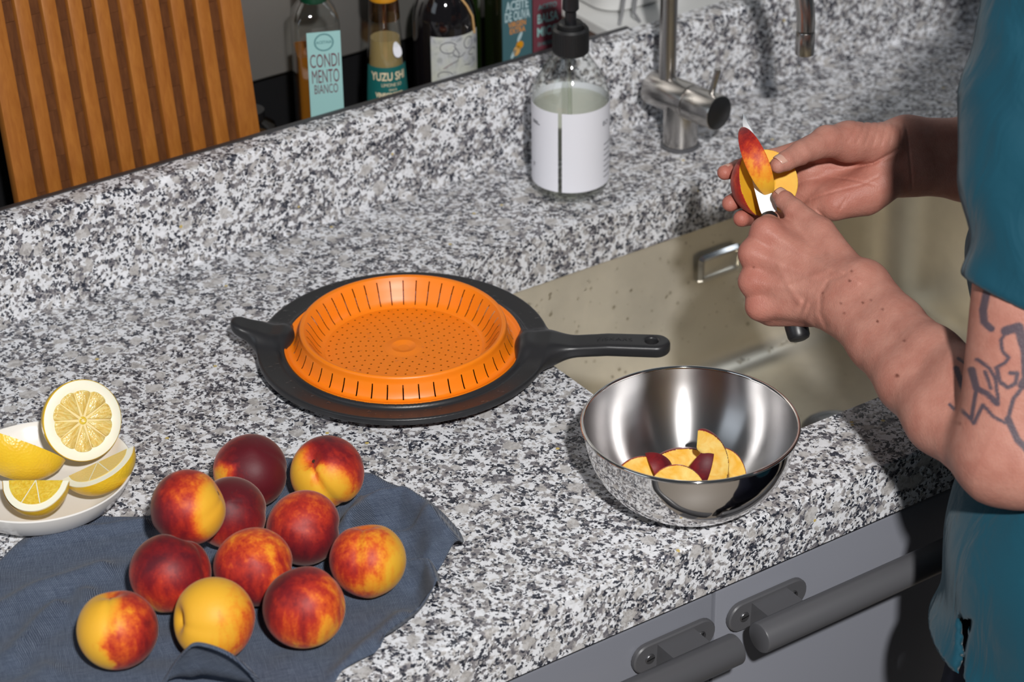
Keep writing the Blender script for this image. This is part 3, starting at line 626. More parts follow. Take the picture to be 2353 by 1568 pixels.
# ------------------------------------------------------------------ colander
CC = np.array([-.0755, .3925]); FZ = .9185
t = thing('colander', 'wet orange collapsible colander set in a black rim with long handle', 'colander', (CC[0], CC[1], TOP))
hE = np.array([.1160, .2370]); gE = np.array([-.2000, .4950])
hd = (hE - CC) / np.linalg.norm(hE - CC); gd = (gE - CC) / np.linalg.norm(gE - CC)
def flange(P):
    x, y, z = P[:, 0] - CC[0], P[:, 1] - CC[1], P[:, 2]; r = np.hypot(x, y)
    def slab_(d2, zc, h, rr): return np.minimum(np.maximum(d2 + rr, np.abs(z - zc) - h + rr), 0) + np.hypot(np.maximum(d2 + rr, 0), np.maximum(np.abs(z - zc) - h + rr, 0)) - rr
    zc = FZ - .0035 + .0025 * np.clip((r - .112) / .024, 0, 1) ** 2
    d = slab_(np.abs(r - .1235) - .0125, zc, .0035, .002)
    lip = np.hypot(r - .1125, z - (FZ + .0012)) - .0022; d = smin(d, lip, .003)
    u = x * hd[0] + y * hd[1]; v = -x * hd[1] + y * hd[0]; L = np.linalg.norm(hE - CC)
    # neck + handle
    wdt = .0128 + .0006 * np.clip((u - .15) / .09, 0, 1); uu = np.clip(u, .125, L - .0128); hz = FZ + .0005 + .0055 * np.clip((u - .13) / .06, 0, 1)
    hd2 = np.hypot(u - uu, v) - wdt; h = slab_(hd2, hz, .0062, .004)
    d = smin(d, h, .030 * 1.0)
    hole = np.hypot(u - (L - .0165), v) - .0058; d = smax(d, -hole, .003)
    groove = np.hypot(u - (L - .0165), v) - .0085; 
    u2 = x * gd[0] + y * gd[1]; v2 = -x * gd[1] + y * gd[0]; L2 = np.linalg.norm(gE - CC)
    gz = FZ + .002 + .013 * np.clip((u2 - .125) / .035, 0, 1); uu = np.clip(u2, .118, L2 - .0115)
    g = slab_(np.hypot(u2 - uu, v2) - .0120, gz, .0060, .0045); d = smin(d, g, .022)
    return d
lo = (CC[0] - .185, CC[1] - .180, FZ - .016); hi = (CC[0] + .22, CC[1] + .15, FZ + .026)
fo = part('rim', surfnet(flange, lo, hi, .0016), M['charcoal'], t, True, 180)
fr = frame((*(CC + hd * .1960), FZ + .0127), (0, 0, 1), (*hd, 0))
lettering('FISKARS', .0072, fr, simple('embossed_nylon', (.008, .008, .009), .25), fo, 1.30, 0.)
N = 44; W_ = .085
def slotted(prof, rows, seg_extra=2):
    # ring wall of revolution with real slots through the rows listed
    A = []; 
    for k in range(N):
        a = 2 * PI * k / N; A += [(a, 0), (a + 2 * PI / N * W_, 1)]; A += [(a + 2 * PI / N * (W_ + (1 - W_) * q / seg_extra), 2) for q in range(1, seg_extra)]
    m = len(prof); V = [(CC[0] + r * math.cos(a), CC[1] + r * math.sin(a), FZ + z) for a, _ in A for r, z in prof]; F = []; n = len(A)
    for k in range(n):
        k2 = (k + 1) % n
        for j in range(m - 1):
            if A[k][1] == 0 and j in rows: continue
            F.append([k * m + j, k2 * m + j, k2 * m + j + 1, k * m + j + 1])
    return V, F
inner = [(.0735, -.0030), (.0765, -.0015), (.0792, .0015), (.0815, .0050), (.0845, .0105), (.0872, .0150), (.0895, .0180), (.0915, .0205)]
wi = part('inner_wall', slotted(inner, (1, 2, 3, 4, 5)), M['orange'], t, True, 60)
outer = [(.0915, .0205), (.0935, .0216), (.0952, .0212), (.0962, .0190), (.0958, .0165), (.0968, .0140), (.0985, .0085), (.1010, .0030), (.1022, .0015), (.1050, .0008), (.1085, .0016), (.1096, .0034), (.1106, .0036), (.1112, .0015), (.1112, -.004)]
wo = part('outer_wall', slotted(outer, (5, 6, 7)), M['orange'], t, True, 60)
# floor with real drain holes
V, F = [], []
def cell(r0, r1, a0, a1, z, hr):
    b = len(V); rm, am = (r0 + r1) / 2, (a0 + a1) / 2
    for r, a in ((r0, a0), (r0, am), (r0, a1), (rm, a1), (r1, a1), (r1, am), (r1, a0), (rm, a0)): V.append((CC[0] + r * math.cos(a), CC[1] + r * math.sin(a), z))
    cx, cy = CC[0] + rm * math.cos(am), CC[1] + rm * math.sin(am)
    for q in range(2):
        for i in range(8):
            an = am + PI + (PI / 4) * (1) - i * 0; th = am + PI + PI / 4 - i * PI / 4
            V.append((cx + hr * math.cos(th), cy + hr * math.sin(th), z - .0004 * q))
    for i in range(8):
        j = (i + 1) % 8; F.append([b + i, b + 8 + i, b + 8 + j, b + j]); F.append([b + 8 + i, b + 16 + i, b + 16 + j, b + 8 + j])
rings = [(.0180 + .0069 * k) for k in range(9)]
for k, r0 in enumerate(rings[:-1]):
    n = max(12, int(2 * PI * (r0 + .003) / .0088)); off = k * 1.3
    for q in range(n): cell(r0, rings[k + 1], off + 2 * PI * q / n, off + 2 * PI * (q + 1) / n, FZ - .0032, .00105)
fl_ = join((V, F), lathe([(rings[-1] - .0001, -.0032), (.0735, -.0030)], 96, (*CC, FZ)), lathe([(0, -.0042), (.0055, -.0040), (.0090, -.0030), (.0115, -.0022), (.0150, -.0028), (.0181, -.0032)], 48, (*CC, FZ)))
part('strainer_floor', fl_, M['orange'], t, False)
part('hole_darkening_disc', lathe([(0, -.0105), (.070, -.0105), (.078, -.0085), (.098, -.0085), (.099, -.0095), (.0, -.0125)], 64, (*CC, FZ)), M['charcoal'], t)  # added disc, only there to make the drain holes look dark
dd = []
for k in range(70):
    a = 2 * PI * RNG.random(); r = .075 * RNG.random() ** .5; dd.append(dome((CC[0] + r * math.cos(a), CC[1] + r * math.sin(a), FZ - .0031), (0, 0, 1), .0006 + .0011 * RNG.random() ** 2))
for k in range(110):
    a = 2 * PI * RNG.random(); r = .1165 + .016 * RNG.random(); dd.append(dome((CC[0] + r * math.cos(a), CC[1] + r * math.sin(a), FZ + .0001 + .0025 * ((r - .112) / .024) ** 2), (0, 0, 1), .0007 + .0016 * RNG.random() ** 2, .35))
part('water_drop', join(*dd), M['drop_clear'], t, True, 180, kind='stuff')
# ------------------------------------------------------------------ steel bowl
BC = np.array([-.0015, .0575]); bc = (BC[0], BC[1], TOP)
t = thing('mixing_bowl', 'round stainless steel bowl with rolled rim holding cut peach wedges', 'bowl', bc)
bp = [(0, .0004), (.030, .0002), (.035, .0008), (.046, .0040), (.058, .0105), (.0690, .0200), (.0780, .0320), (.0845, .0455), (.0885, .0600), (.0900, .0760)]
def smooth_prof(p, n=60):
    p = np.array(p); s = np.r_[0, np.cumsum(np.linalg.norm(np.diff(p, axis=0), axis=1))]; u = np.linspace(0, s[-1], n)
    q = np.stack([np.interp(u, s, p[:, 0]), np.interp(u, s, p[:, 1])], 1)
    for _ in range(8): q[1:-1] = (q[:-2] + 2 * q[1:-1] + q[2:]) / 4
    q[0, 0] = 0; return q
q = smooth_prof(bp); part('outer_wall', lathe([tuple(x) for x in q], 128, bc), M['bowl_out'], t, True, 180)
tn = np.gradient(q, axis=0); tn /= np.linalg.norm(tn, axis=1)[:, None]; qi = q + np.stack([-tn[:, 1], tn[:, 0]], 1) * .0010; qi[0, 0] = 0
part('inner_wall', (lambda vf: (vf[0], [f[::-1] for f in vf[1]]))(lathe([tuple(x) for x in qi], 128, bc)), M['bowl_in'], t, True, 180)
part('rolled_rim', lathe([(.0904 + .0017 * math.cos(a), .0765 + .0017 * math.sin(a)) for a in np.linspace(0, 2 * PI, 15)], 128, bc), M['bowl_out'], t, True, 180)
# ------------------------------------------------------------------ peach wedges (skin and flesh split from one solid)
M['flesh'] = flesh_mat('peach_flesh', (.88, .46, .05), (.95, .70, .24))
M['flesh_deep'] = flesh_mat('deep_peach_flesh', (.82, .40, .012), (.84, .47, .025), .62)
M['wedge_skin'] = peach_mat('wedge_skin', .72, (1, 0, 0), 3.)
M['wedge_red'] = peach_mat('dark_wedge_skin', .95, (1, 0, 0), 5.)
M['wedge_orange'] = peach_mat('orange_wedge_skin', .50, (1, 0, 0), 8.)
def wedge_mesh(R, half, core, zs=1.):
    n1 = np.array([-math.sin(half), math.cos(half), 0], np.float32); n2 = np.array([-math.sin(half), -math.cos(half), 0], np.float32)
    def f(P):
        Q = P.copy(); Q[:, 2] /= zs; s = np.linalg.norm(Q, axis=1) - R
        d = smax(np.maximum(P @ n1, P @ n2), s, .0006)
        Q[:, 2] *= .72; return smax(d, core - np.linalg.norm(Q, axis=1), .003)
    V, F = surfnet(f, (-.004, -R * math.sin(half) - .003, -R * zs - .003), (R + .003, R * math.sin(half) + .003, R * zs + .003), .0006)
    c = V[F].mean(1); c2 = c.copy(); c2[:, 2] /= zs; sk = np.abs(np.linalg.norm(c2, axis=1) - R) < .00045
    return split_faces(V, F, sk)
WA = wedge_mesh(.0285, .46, .0085, 1.25); WB = wedge_mesh(.030, .62, .011, .95)
def wedge(vf2, pos, z, x, skin_m, label, name='peach_wedge', flesh='flesh', group='peach wedges in the steel bowl', size=1.):
    t = thing(name, label, 'peach wedge', pos, group); Mx = frame(pos, z, x) @ Matrix.Scale(size, 4) @ Matrix.Translation((-.019, 0, 0))
    part('peel', xf(vf2[0], Mx), skin_m, t, True, 60); part('flesh', xf(vf2[1], Mx), M[flesh], t, True, 60)
TC = Vector((-.56, -.83, 0)); RT = Vector((.83, -.56, 0)); UPV = Vector((0, 0, 1))
def bw(r, f, z): v = Vector((BC[0], BC[1], TOP)) + RT * r - TC * f; return (v.x, v.y, TOP + z)
FW = UPV * .55 - TC * .85
wedge(WA, bw(.0210, -.0030, .0370), UPV * 1 + RT * .05 - TC * .12, RT * 1.0 - TC * .50, M['wedge_red'], 'tall peach wedge standing upright in the bowl, pale flesh forward')
wedge(WA, bw(-.0040, .0190, .0290), RT * 1 + UPV * .05, UPV * .75 - TC * .65, M['wedge_red'], 'peach wedge lying across the back of the bowl, dark red peel on top')
wedge(WB, bw(-.0370, .0000, .0300), RT * .9 - UPV * .35, FW, M['wedge_skin'], 'leftmost peach wedge in the bowl, pale smooth flesh', size=.9)
wedge(WB, bw(-.0240, -.0080, .0345), UPV * .9 - RT * .35, TC * .65 + RT * .65 + UPV * .2, M['wedge_red'], 'small peach wedge with dark red peel up, behind the front one', size=.60)
wedge(WB, bw(-.0135, -.0200, .0355), RT * .95 + UPV * .15, FW, M['wedge_skin'], 'front peach wedge in the bowl with an orange upper edge', size=.85)
wedge(WA, bw(.0065, -.0130, .0310), UPV * .9 + RT * .30, TC * .75 - RT * .35, M['wedge_red'], 'peach wedge left of the upright one, red peel and bright flesh strip', size=.75)
wedge(WA, bw(.0400, -.0060, .0255), UPV * .8 - TC * .3, RT * .9 - TC * .3, M['wedge_skin'], 'rightmost peach wedge in the bowl, half behind the upright one', size=.75)
# ------------------------------------------------------------------ whole peaches
def peach_vf(r, el, cleft, stem, seed):
    rg = np.random.default_rng(seed); ph = rg.random(4) * 6; n, m = 44, 64; V = []; F = []
    for i in range(n + 1):
        th = PI * i / n
        for k in range(m):
            a = 2 * PI * k / m; rr = r * (1 + .012 * math.sin(2 * a + ph[0]) * math.sin(th) + .012 * math.sin(3 * a + ph[1] + th) * math.sin(th))
            d = min(a, 2 * PI - a); rr *= 1 - cleft * math.exp(-(d / .16) ** 2) * math.sin(th) ** .5 * max(0, math.cos(th * .5)) - cleft * .35 * math.exp(-(d / .5) ** 2) * math.sin(th)
            rr *= 1 - stem * math.exp(-(th / .30) ** 2) + .03 * math.exp(-((PI - th) / .22) ** 2)
            V.append((rr * math.sin(th) * math.cos(a), rr * math.sin(th) * math.sin(a), rr * math.cos(th) * el))
    for i in range(n):
        for k in range(m): k2 = (k + 1) % m; F.append([i * m + k, (i + 1) * m + k, (i + 1) * m + k2, i * m + k2])
    return V, F
def dirv(r, f, u): v = RT * r - TC * f + UPV * u; return v.normalized()
PG = 'whole peaches on the blue cloth'
def peach(key, pos, r, z, x, bias, d, label, stem=.20, cleft=.06, bloom=.12, el=.97, drops=0, amp=.9, spot=None):
    t = thing('peach', label, 'peach', pos, PG); Mx = frame(pos, z, x)
    dl = Mx.to_3x3().transposed() @ Vector(d); m = peach_mat('peach_skin_' + key, bias, Vector(d), ord(key), bloom, amp, spot)
    vf = peach_vf(r, el, cleft, stem, ord(key))
    part('peel', xf(vf, Mx), m, t, True, 180)
    sd = Vector(pos) + Vector(z).normalized() * r * el * (1 - stem) 
    part('stem_scar', xf(lathe([(0, .0006), (.0016, .0004), (.0026, -.0006)], 12), frame(sd, z)), M['brown_wood'], t)
    if drops:
        dd = []; V = np.array(xf(vf, Mx)[0]); c = np.array(pos); Nn = (V - c) / np.linalg.norm(V - c, axis=1)[:, None]
        ok = np.where((Nn @ np.array((-.484, -.7146, .5051))) > .35)[0]
        for i in RNG.choice(ok, drops, False): dd.append(dome(V[i], Nn[i], .0004 + .0008 * RNG.random() ** 2, .6, 7))
        part('water_drop', join(*dd), M['drop_clear'], t, True, 180, kind='stuff')
P_ = dirv
peach('A', (-.3092, .2627, .9358), .0316, P_(-.1, .3, -.9), P_(1, 0, 0), .80, P_(.6, -.3, .5), 'dark red peach at the back left with one yellow spot', bloom=.15, amp=.7, drops=6, spot=[(P_(-.66, -.70, .02), .86)])
peach('B', (-.2576, .2240, .9355), .0314, P_(-.35, -.35, .62), P_(.25, -.9, -.5), .52, P_(-.1, .5, .9), 'yellow and red peach at the back right showing its crease', .26, .11, drops=10, spot=[(P_(-.02, -.85, .12), .78), (P_(-.75, -.3, .45), .70)])
peach('C', (-.3985, .2025, .9665), .0312, P_(.85, .2, .35), P_(0, -1, 0), .60, P_(-.85, -.25, -.2), 'raised red and yellow peach on top of the pile at upper left', .12, .03, drops=4, spot=[(P_(.85, -.45, .15), .62)])
peach('D', (-.3527, .2192, .9341), .0300, P_(0, .6, -.8), P_(1, 0, 0), .74, P_(0, 0, 1), 'dusky red peach tucked behind the raised one', bloom=.25, drops=14, amp=.5)
peach('E', (-.3153, .1647, .9350), .0307, P_(.3, .7, -.5), P_(1, 0, 0), .84, P_(0, 0, -1), 'dark crimson peach in the middle of the pile', bloom=.18, drops=6, amp=.5)
peach('F', (-.2963, .0957, .9351), .0309, P_(-.05, .42, .85), P_(-.2, -.8, .3), .30, P_(-.9, .0, .1), 'orange yellow peach at the right end with its stem hollow up', .24, .08, drops=10)
peach('G', (-.3761, .1387, .9362), .0318, P_(0, .6, -.7), P_(1, 0, 0), .72, P_(-.2, 0, -.6), 'red peach with a wet face in the centre of the front half', drops=26)
peach('H', (-.4347, .1692, .9371), .0325, P_(.3, .5, .75), P_(.9, -.5, .1), .54, P_(.1, -.1, .7), 'red peach at the left, below the raised one', .16, .05, drops=12)
peach('I', (-.3711, .0681, .9368), .0326, P_(-.3, .8, .5), P_(1, 0, .4), .58, P_(-.6, .2, .35), 'red and orange peach in the front row at right', .2, .04, drops=18)
peach('J', (-.4362, .0954, .9369), .0327, P_(-.80, -.30, .22), P_(-.3, -.9, .35), .10, P_(.7, .2, -.6), 'mostly yellow peach in the front row with its stem hollow at left', .36, .025, amp=.45)
peach('K', (-.5027, .1280, .9358), .0317, P_(-.12, .35, .92), P_(0, -1, .1), .48, P_(.9, .1, -.45), 'yellow and dark red peach at the front left, nearest the photo corner', .20, .05, spot=[(P_(-.35, -.80, -.38), .93), (P_(-.6, -.2, .6), .62)])
# ------------------------------------------------------------------ cloth under the peaches
t_pos = [(-.3092, .2627), (-.2576, .2240), (-.3527, .2192), (-.3153, .1647), (-.2963, .0957), (-.3761, .1387), (-.4347, .1692), (-.3711, .0681), (-.4362, .0954), (-.5027, .1280)]
OUT = [(-.5487, .3006), (-.5210, .3109), (-.4837, .3321), (-.4588, .3340), (-.4341, .3268), (-.4121, .3136), (-.3911, .2987), (-.3341, .2961), (-.2769, .3150), (-.2423, .3020), (-.2281, .2700), (-.2200, .2450), (-.2000, .2250), (-.1870, .1950), (-.1850, .1600), (-.1915, .1192), (-.2065, .0991), (-.2380, .0870), (-.2505, .0598), (-.2749, .0414), (-.3200, .0248), (-.3649, .0162), (-.4000, .0070), (-.4535, .0055), (-.5494, .0202), (-.6335, .1101), (-.640, .22), (-.60, .28)]
def catmull(P, k=10):
    P = np.array(P); n = len(P); o = []
    for i in range(n):
        a, b, c, d = P[i - 1], P[i], P[(i + 1) % n], P[(i + 2) % n]
        for s in np.linspace(0, 1, k, endpoint=False): o.append(.5 * (2 * b + (c - a) * s + (2 * a - 5 * b + 4 * c - d) * s * s + (3 * b - a - 3 * c + d) * s ** 3))
    return np.array(o)
oc = catmull(OUT, 8); cen = np.array([-.40, .155])
def seg_dist(X, P):
    d = np.full(len(X), 9.); P = np.array(P)
    for a, b in zip(P, P[1:]):
        ba = b - a; s = np.clip(((X - a) @ ba) / (ba @ ba), 0, 1); d = np.minimum(d, np.linalg.norm(X - a - s[:, None] * ba, axis=1))
    return d
RID = [([(-.276, .166), (-.2413, .190), (-.2117, .178), (-.208, .146), (-.215, .104)], .032, .0115), ([(-.280, .150), (-.245, .150), (-.228, .135)], .012, .008), ([(-.236, .262), (-.212, .232)], .010, .010),
       ([(-.262, .096), (-.2500, .080), (-.2630, .045), (-.282, .033), (-.322, .020)], .030, .0075), ([(-.218, .135), (-.232, .105)], .014, .009),
       ([(-.62, .22), (-.56, .245), (-.51, .252), (-.46, .248)], .010, .010), ([(-.57, .18), (-.54, .205), (-.512, .222)], .010, .008), ([(-.59, .07), (-.55, .08)], .008, .012), ([(-.49, .315), (-.44, .305), (-.40, .287)], .008, .007),
       ([(-.37, .018), (-.33, .035), (-.295, .050)], .010, .009), ([(-.60, .13), (-.555, .15)], .008, .012), ([(-.50, .20), (-.485, .225)], .007, .009)]
def cloth():
    nr, na = 90, len(oc); V = [(cen[0], cen[1])]; 
    for i in range(1, nr + 1):
        s = i / nr
        for p in oc: V.append(tuple(cen + (p - cen) * s))
    X = np.array(V); h = .0022 + .0009 * np.sin(X[:, 0] * 95 + 3 * np.sin(X[:, 1] * 50)) + .0008 * np.sin(X[:, 1] * 120 + X[:, 0] * 60)
    for P, H, W in RID: d = seg_dist(X, P); h = h + H * np.exp(-(d / W) ** 2)
    s = np.concatenate([[0], np.repeat(np.arange(1, nr + 1) / nr, na)])
    for p in t_pos:
        d = np.linalg.norm(X - np.array(p), axis=1); lim = .9358 - TOP - np.sqrt(np.maximum(.0328 ** 2 - d ** 2, 0)) - .0008; m = d < .0325
        h = np.where(m, np.minimum(h, lim), h); ww = np.clip((.048 - d) / .0155, 0, 1); h = np.where(~m, h * (1 - ww) + np.minimum(h, .030) * ww * .75 + .25 * ww * np.minimum(h, .004), h)
    h = np.maximum(h, .0006); X0 = X.copy(); curl = np.clip(h - .010, 0, .05)
    X = X + curl[:, None] * np.array([-.56, -.83]) * .35
    # the two raised edges curl over and leave a dark hollow at the hem
    W3 = [(x, y, TOP + z) for (x, y), z in zip(X, h)]
    F = [[0, 1 + k, 1 + (k + 1) % na] for k in range(na)]
    for i in range(nr - 1):
        for k in range(na): k2 = (k + 1) % na; F.append([1 + i * na + k, 1 + (i + 1) * na + k, 1 + (i + 1) * na + k2, 1 + i * na + k2])
    return W3, F, X0 + h[:, None] * np.array([.9, .7])
V, F, X = cloth()
LIP = [[-0.4923, 0.08, 0.902], [-0.4831, 0.0719, 0.928], [-0.4788, 0.0586, 0.948], [-0.473, 0.0534, 0.954], [-0.4638, 0.0432, 0.953], [-0.4537, 0.0343, 0.946], [-0.4428, 0.0305, 0.93], [-0.4327, 0.0338, 0.908]]
def arch():
    P = catmull_open(LIP, 6); V2 = []; n = len(P); m = 9
    for i, p in enumerate(P):
        q = i / (n - 1); zc = p[2] - TOP
        back = np.array(p) + np.array([.56, .83, 0]) * (.004 + .40 * zc) + np.array([.83, -.56, 0]) * (.010 * (q - .5)); back[2] = TOP + .003
        for j in range(m):
            s_ = j / (m - 1); x = np.array(p) * (1 - s_) + back * s_; x[2] = TOP + .003 + (zc - .003) * math.cos(s_ * PI / 2) ** .8 + .002 * math.sin(s_ * PI); V2.append(tuple(x))
    return V2, [[i * m + j, i * m + j + 1, (i + 1) * m + j + 1, (i + 1) * m + j] for i in range(n - 1) for j in range(m - 1)]
def catmull_open(P, k):
    P = [np.array(p, float) for p in P]; P = [2 * P[0] - P[1]] + P + [2 * P[-1] - P[-2]]; o = []
    for i in range(1, len(P) - 2):
        a, b, c, d = P[i - 1:i + 3]
        for s in np.linspace(0, 1, k, endpoint=False): o.append(.5 * (2 * b + (c - a) * s + (2 * a - 5 * b + 4 * c - d) * s * s + (3 * b - a - 3 * c + d) * s ** 3))
    return o + [P[-2]]
A_ = arch(); V, F = join((V, F), A_); X = np.concatenate([X, np.array([[x + .9 * (z - TOP), y + .7 * (z - TOP)] for x, y, z in A_[0]])])
cl = part('linen_cloth', (V, F), M['cloth'], None, True, 180)
tag(cl, 'rumpled dark blue linen cloth spread under the peaches', 'cloth')
uv = cl.data.uv_layers.new(name='UVMap'); li = np.zeros(len(cl.data.loops), np.int32); cl.data.loops.foreach_get('vertex_index', li)
ca, sa = math.cos(.35), math.sin(.35); UV = np.stack([X[:, 0] * ca - X[:, 1] * sa, X[:, 0] * sa + X[:, 1] * ca], 1); uv.data.foreach_set('uv', UV[li].astype(np.float32).ravel())
md = cl.modifiers.new('thickness', 'SOLIDIFY'); md.thickness = .0005; md.offset = 1
# ------------------------------------------------------------------ plate of lemons
pc = (-.4530, .3720, TOP)
t = thing('plate', 'shallow white plate of cut lemons at the left edge', 'plate', pc)
pp = [(0, .004), (.042, .0042), (.052, .006), (.064, .0145), (.0735, .0270), (.0765, .0325), (.0780, .0335), (.0790, .0325), (.0770, .0265), (.068, .0125), (.055, .0025), (.048, .0008), (.043, 0), (.041, .0012), (0, .0012)]
v, f = lathe(pp, 96, pc); v = [((x - pc[0]) * 1.0 + pc[0], y, z) for x, y, z in v]
part('dish', (v, f), M['white_ceramic'], t, True, 50)
tl = NT('lemon_peel'); o_ = tl.obj(); vv = tl.n('TexVoronoi', Vector=o_, Scale=420.); nn = tl.noise(o_, 40, 3).outputs['Fac']
tl.p(Base_Color=tl.mix(nn, (.80, .46, .012), (.88, .60, .04)), Roughness=.34, Specular_IOR_Level=.5, Subsurface_Weight=.08, Subsurface_Scale=.004); tl.bump(vv.outputs['Distance'], .35, .0007); M['peel'] = tl.m
M['pith'] = NT('lemon_pith').p(Base_Color=(.90, .86, .70), Roughness=.55, Subsurface_Weight=.2, Subsurface_Scale=.004).m
def pulp(name, c0, c1):
    t = NT(name); o = t.obj()
    if name == 'lemon_pulp': n = t.noise(t.n('CombineXYZ', X=t.math('MULTIPLY', t.n('Attribute', {'attribute_name': 'ang'}).outputs['Fac'], 14.), Y=t.math('MULTIPLY', t.n('Attribute', {'attribute_name': 'rad'}).outputs['Fac'], 130.)).outputs[0], 1., 3, .6).outputs['Fac']
    else: n = t.noise(o, 260, 3, 1.2).outputs['Fac']
    n2 = t.noise(o, 700, 2).outputs['Fac']
    t.p(Base_Color=t.mix(t.ramp(n, [(.35, (0, 0, 0)), (.65, (1, 1, 1))]), c0, c1), Roughness=.14, Specular_IOR_Level=.7, Subsurface_Weight=.25, Subsurface_Scale=.006)
    t.bump(t.math('ADD', n, t.math('MULTIPLY', n2, .6)), .55, .0014); return t.m
M['membrane'] = simple('lemon_membrane', (.84, .70, .36), .3)
M['pulp'] = pulp('lemon_pulp', (.72, .47, .10), (.86, .68, .27)); M['pulp_deep'] = pulp('deep_lemon_pulp', (.76, .47, .03), (.86, .62, .09))
# half lemon: face normal nz
def half_lemon(pos, nz, nx, R, label):
    t = thing('lemon_half', label, 'lemon', pos); Mx = frame(pos, nz, nx)
    pr = [(0, -R * 1.22), (R * .09, -R * 1.21), (R * .16, -R * 1.13), (R * .34, -R * 1.0)] + [(R * math.cos(a), -R * 1.02 * math.sin(a)) for a in np.linspace(1.15, 0, 14)] + [(R * .985, .0004)]
    part('peel', xf(lathe(pr, 72), Mx), M['peel'], t, True, 180)
    V = [(0, 0, .0002)]; n = 96
    part('membrane', xf(lathe([(0, .0003), (R * .725, .0004)], 48), Mx), M['membrane'], t, True, 180); part('pith', xf(lathe([(R * .70, .0001), (R * .735, .0006), (R * .80, .0008), (R * .965, .0006), (R * .985, .0002)], 72), Mx), M['pith'], t, True, 180)
    ns = 10
    for k in range(ns):
        a0 = 2 * PI * (k + .014) / ns; a1 = 2 * PI * (k + .986) / ns; am = (a0 + a1) / 2; ro = R * (.755 + .02 * math.sin(k * 2.1)); ri = R * .11
        P = [(ri * math.cos(am), ri * math.sin(am))]
        for q in np.linspace(0, 1, 9):
            a = a0 + (a1 - a0) * q; rr = ro * (1 - .06 * abs(2 * q - 1) ** 4); P.append((rr * math.cos(a), rr * math.sin(a)))
        m = len(P); sc = [.86, 1.0]; cx = np.mean(P, 0); V = []
        for z, s in ((-.0006, 1.), (.0008, .985), (.0015, .90)): V += [(cx[0] + (x - cx[0]) * s, cx[1] + (y - cx[1]) * s, z + .0003) for x, y in P]
        V.append((cx[0], cx[1], .0020)); F = []
        for r_ in range(2):
            for i in range(m): j = (i + 1) % m; F.append([r_ * m + i, r_ * m + j, (r_ + 1) * m + j, (r_ + 1) * m + i])
        F += [[2 * m + i, 2 * m + (i + 1) % m, 3 * m] for i in range(m)]
        o_ = part('segment', xf((V, F), Mx), M['pulp'], t, True, 60); floats(o_, 'ang', [math.atan2(p[1], p[0]) for p in V]); floats(o_, 'rad', [math.hypot(p[0], p[1]) for p in V])
    part('core', xf(lathe([(R * .10, .0004), (R * .07, .0009), (0, -.0004)], 16), Mx), M['pulp_deep'], t)
half_lemon((-.4037, .3848, .9580), P_(.46, -.70, .40), P_(1, 0, 0), .0352, 'lemon half with its cut face turned forward, largest piece on the plate')
# wedge: axis along local z, peel towards +x, opening half angle h
def lemon_wedge(pos, z, x, L, R, h, label, m='pulp_deep'):
    t = thing('lemon_wedge', label, 'lemon', pos, 'lemon wedges on the plate'); Mx = frame(pos, z, x) @ Matrix.Translation((-R * .55, 0, 0))
    def prof(s, k): # spindle radius along axis
        return R * k * max(1e-4, (1 - abs(s) ** 2.2)) ** .62
    def solid(k, l, hh, x0=0., outer_only=False):
        n, na = 28, 12; V = []; F = []
        for i in range(n + 1):
            s = -1 + 2 * i / n; r = prof(s, k)
            V.append((x0, 0, s * l))
            for q in range(na + 1): a = -hh + 2 * hh * q / na; V.append((x0 + r * math.cos(a), r * math.sin(a), s * l))
        w_ = na + 2
        for i in range(n):
            for q in range(1, na + 1): F.append([i * w_ + q, i * w_ + q + 1, (i + 1) * w_ + q + 1, (i + 1) * w_ + q])
            if not outer_only: F.append([i * w_, i * w_ + 1, (i + 1) * w_ + 1, (i + 1) * w_]); F.append([i * w_ + w_ - 1, i * w_, (i + 1) * w_, (i + 1) * w_ + w_ - 1])
        return V, F
    part('peel', xf(solid(1., L, h, 0., True), Mx), M['peel'], t, True, 60)
    part('pith', xf(solid(.965, L * .975, h - .004), Mx), M['pith'], t, True, 40)
    part('pulp', xf(solid(.77, L * .80, h + .022, -.0004), Mx), M[m], t, True, 40)
    for s_ in (-1, 1):
        for g in (-.30, .25):
            V = []; 
            for q in np.linspace(0, 1, 6):
                r = R * .74 * q; a = s_ * (h + .030); V += [(r * math.cos(a) - .0006, r * math.sin(a), L * .62 * g * q * 1.6 - .0004), (r * math.cos(a) - .0006, r * math.sin(a), L * .62 * g * q * 1.6 + .0004)]
            part('membrane', xf((V, [[2 * i, 2 * i + 2, 2 * i + 3, 2 * i + 1] for i in range(5)]), Mx), M['pith'], t, False)
lemon_wedge((-.4660, .3880, .9440), P_(.80, .1, -.45), P_(-.25, -.85, .10), .044, .031, .75, 'lemon wedge at the left edge of the photo, yellow peel up')
lemon_wedge((-.4730, .3370, .9290), P_(.98, -.1, .05), P_(-.05, -.42, -.80), .029, .030, .62, 'lemon wedge at the front of the plate, its cut flesh facing the viewer')
lemon_wedge((-.4140, .3290, .9330), P_(.85, .18, .34), P_(-.45, -.50, -.55), .034, .027, .60, 'lemon wedge at the right of the plate, pointing over its rim', 'pulp')
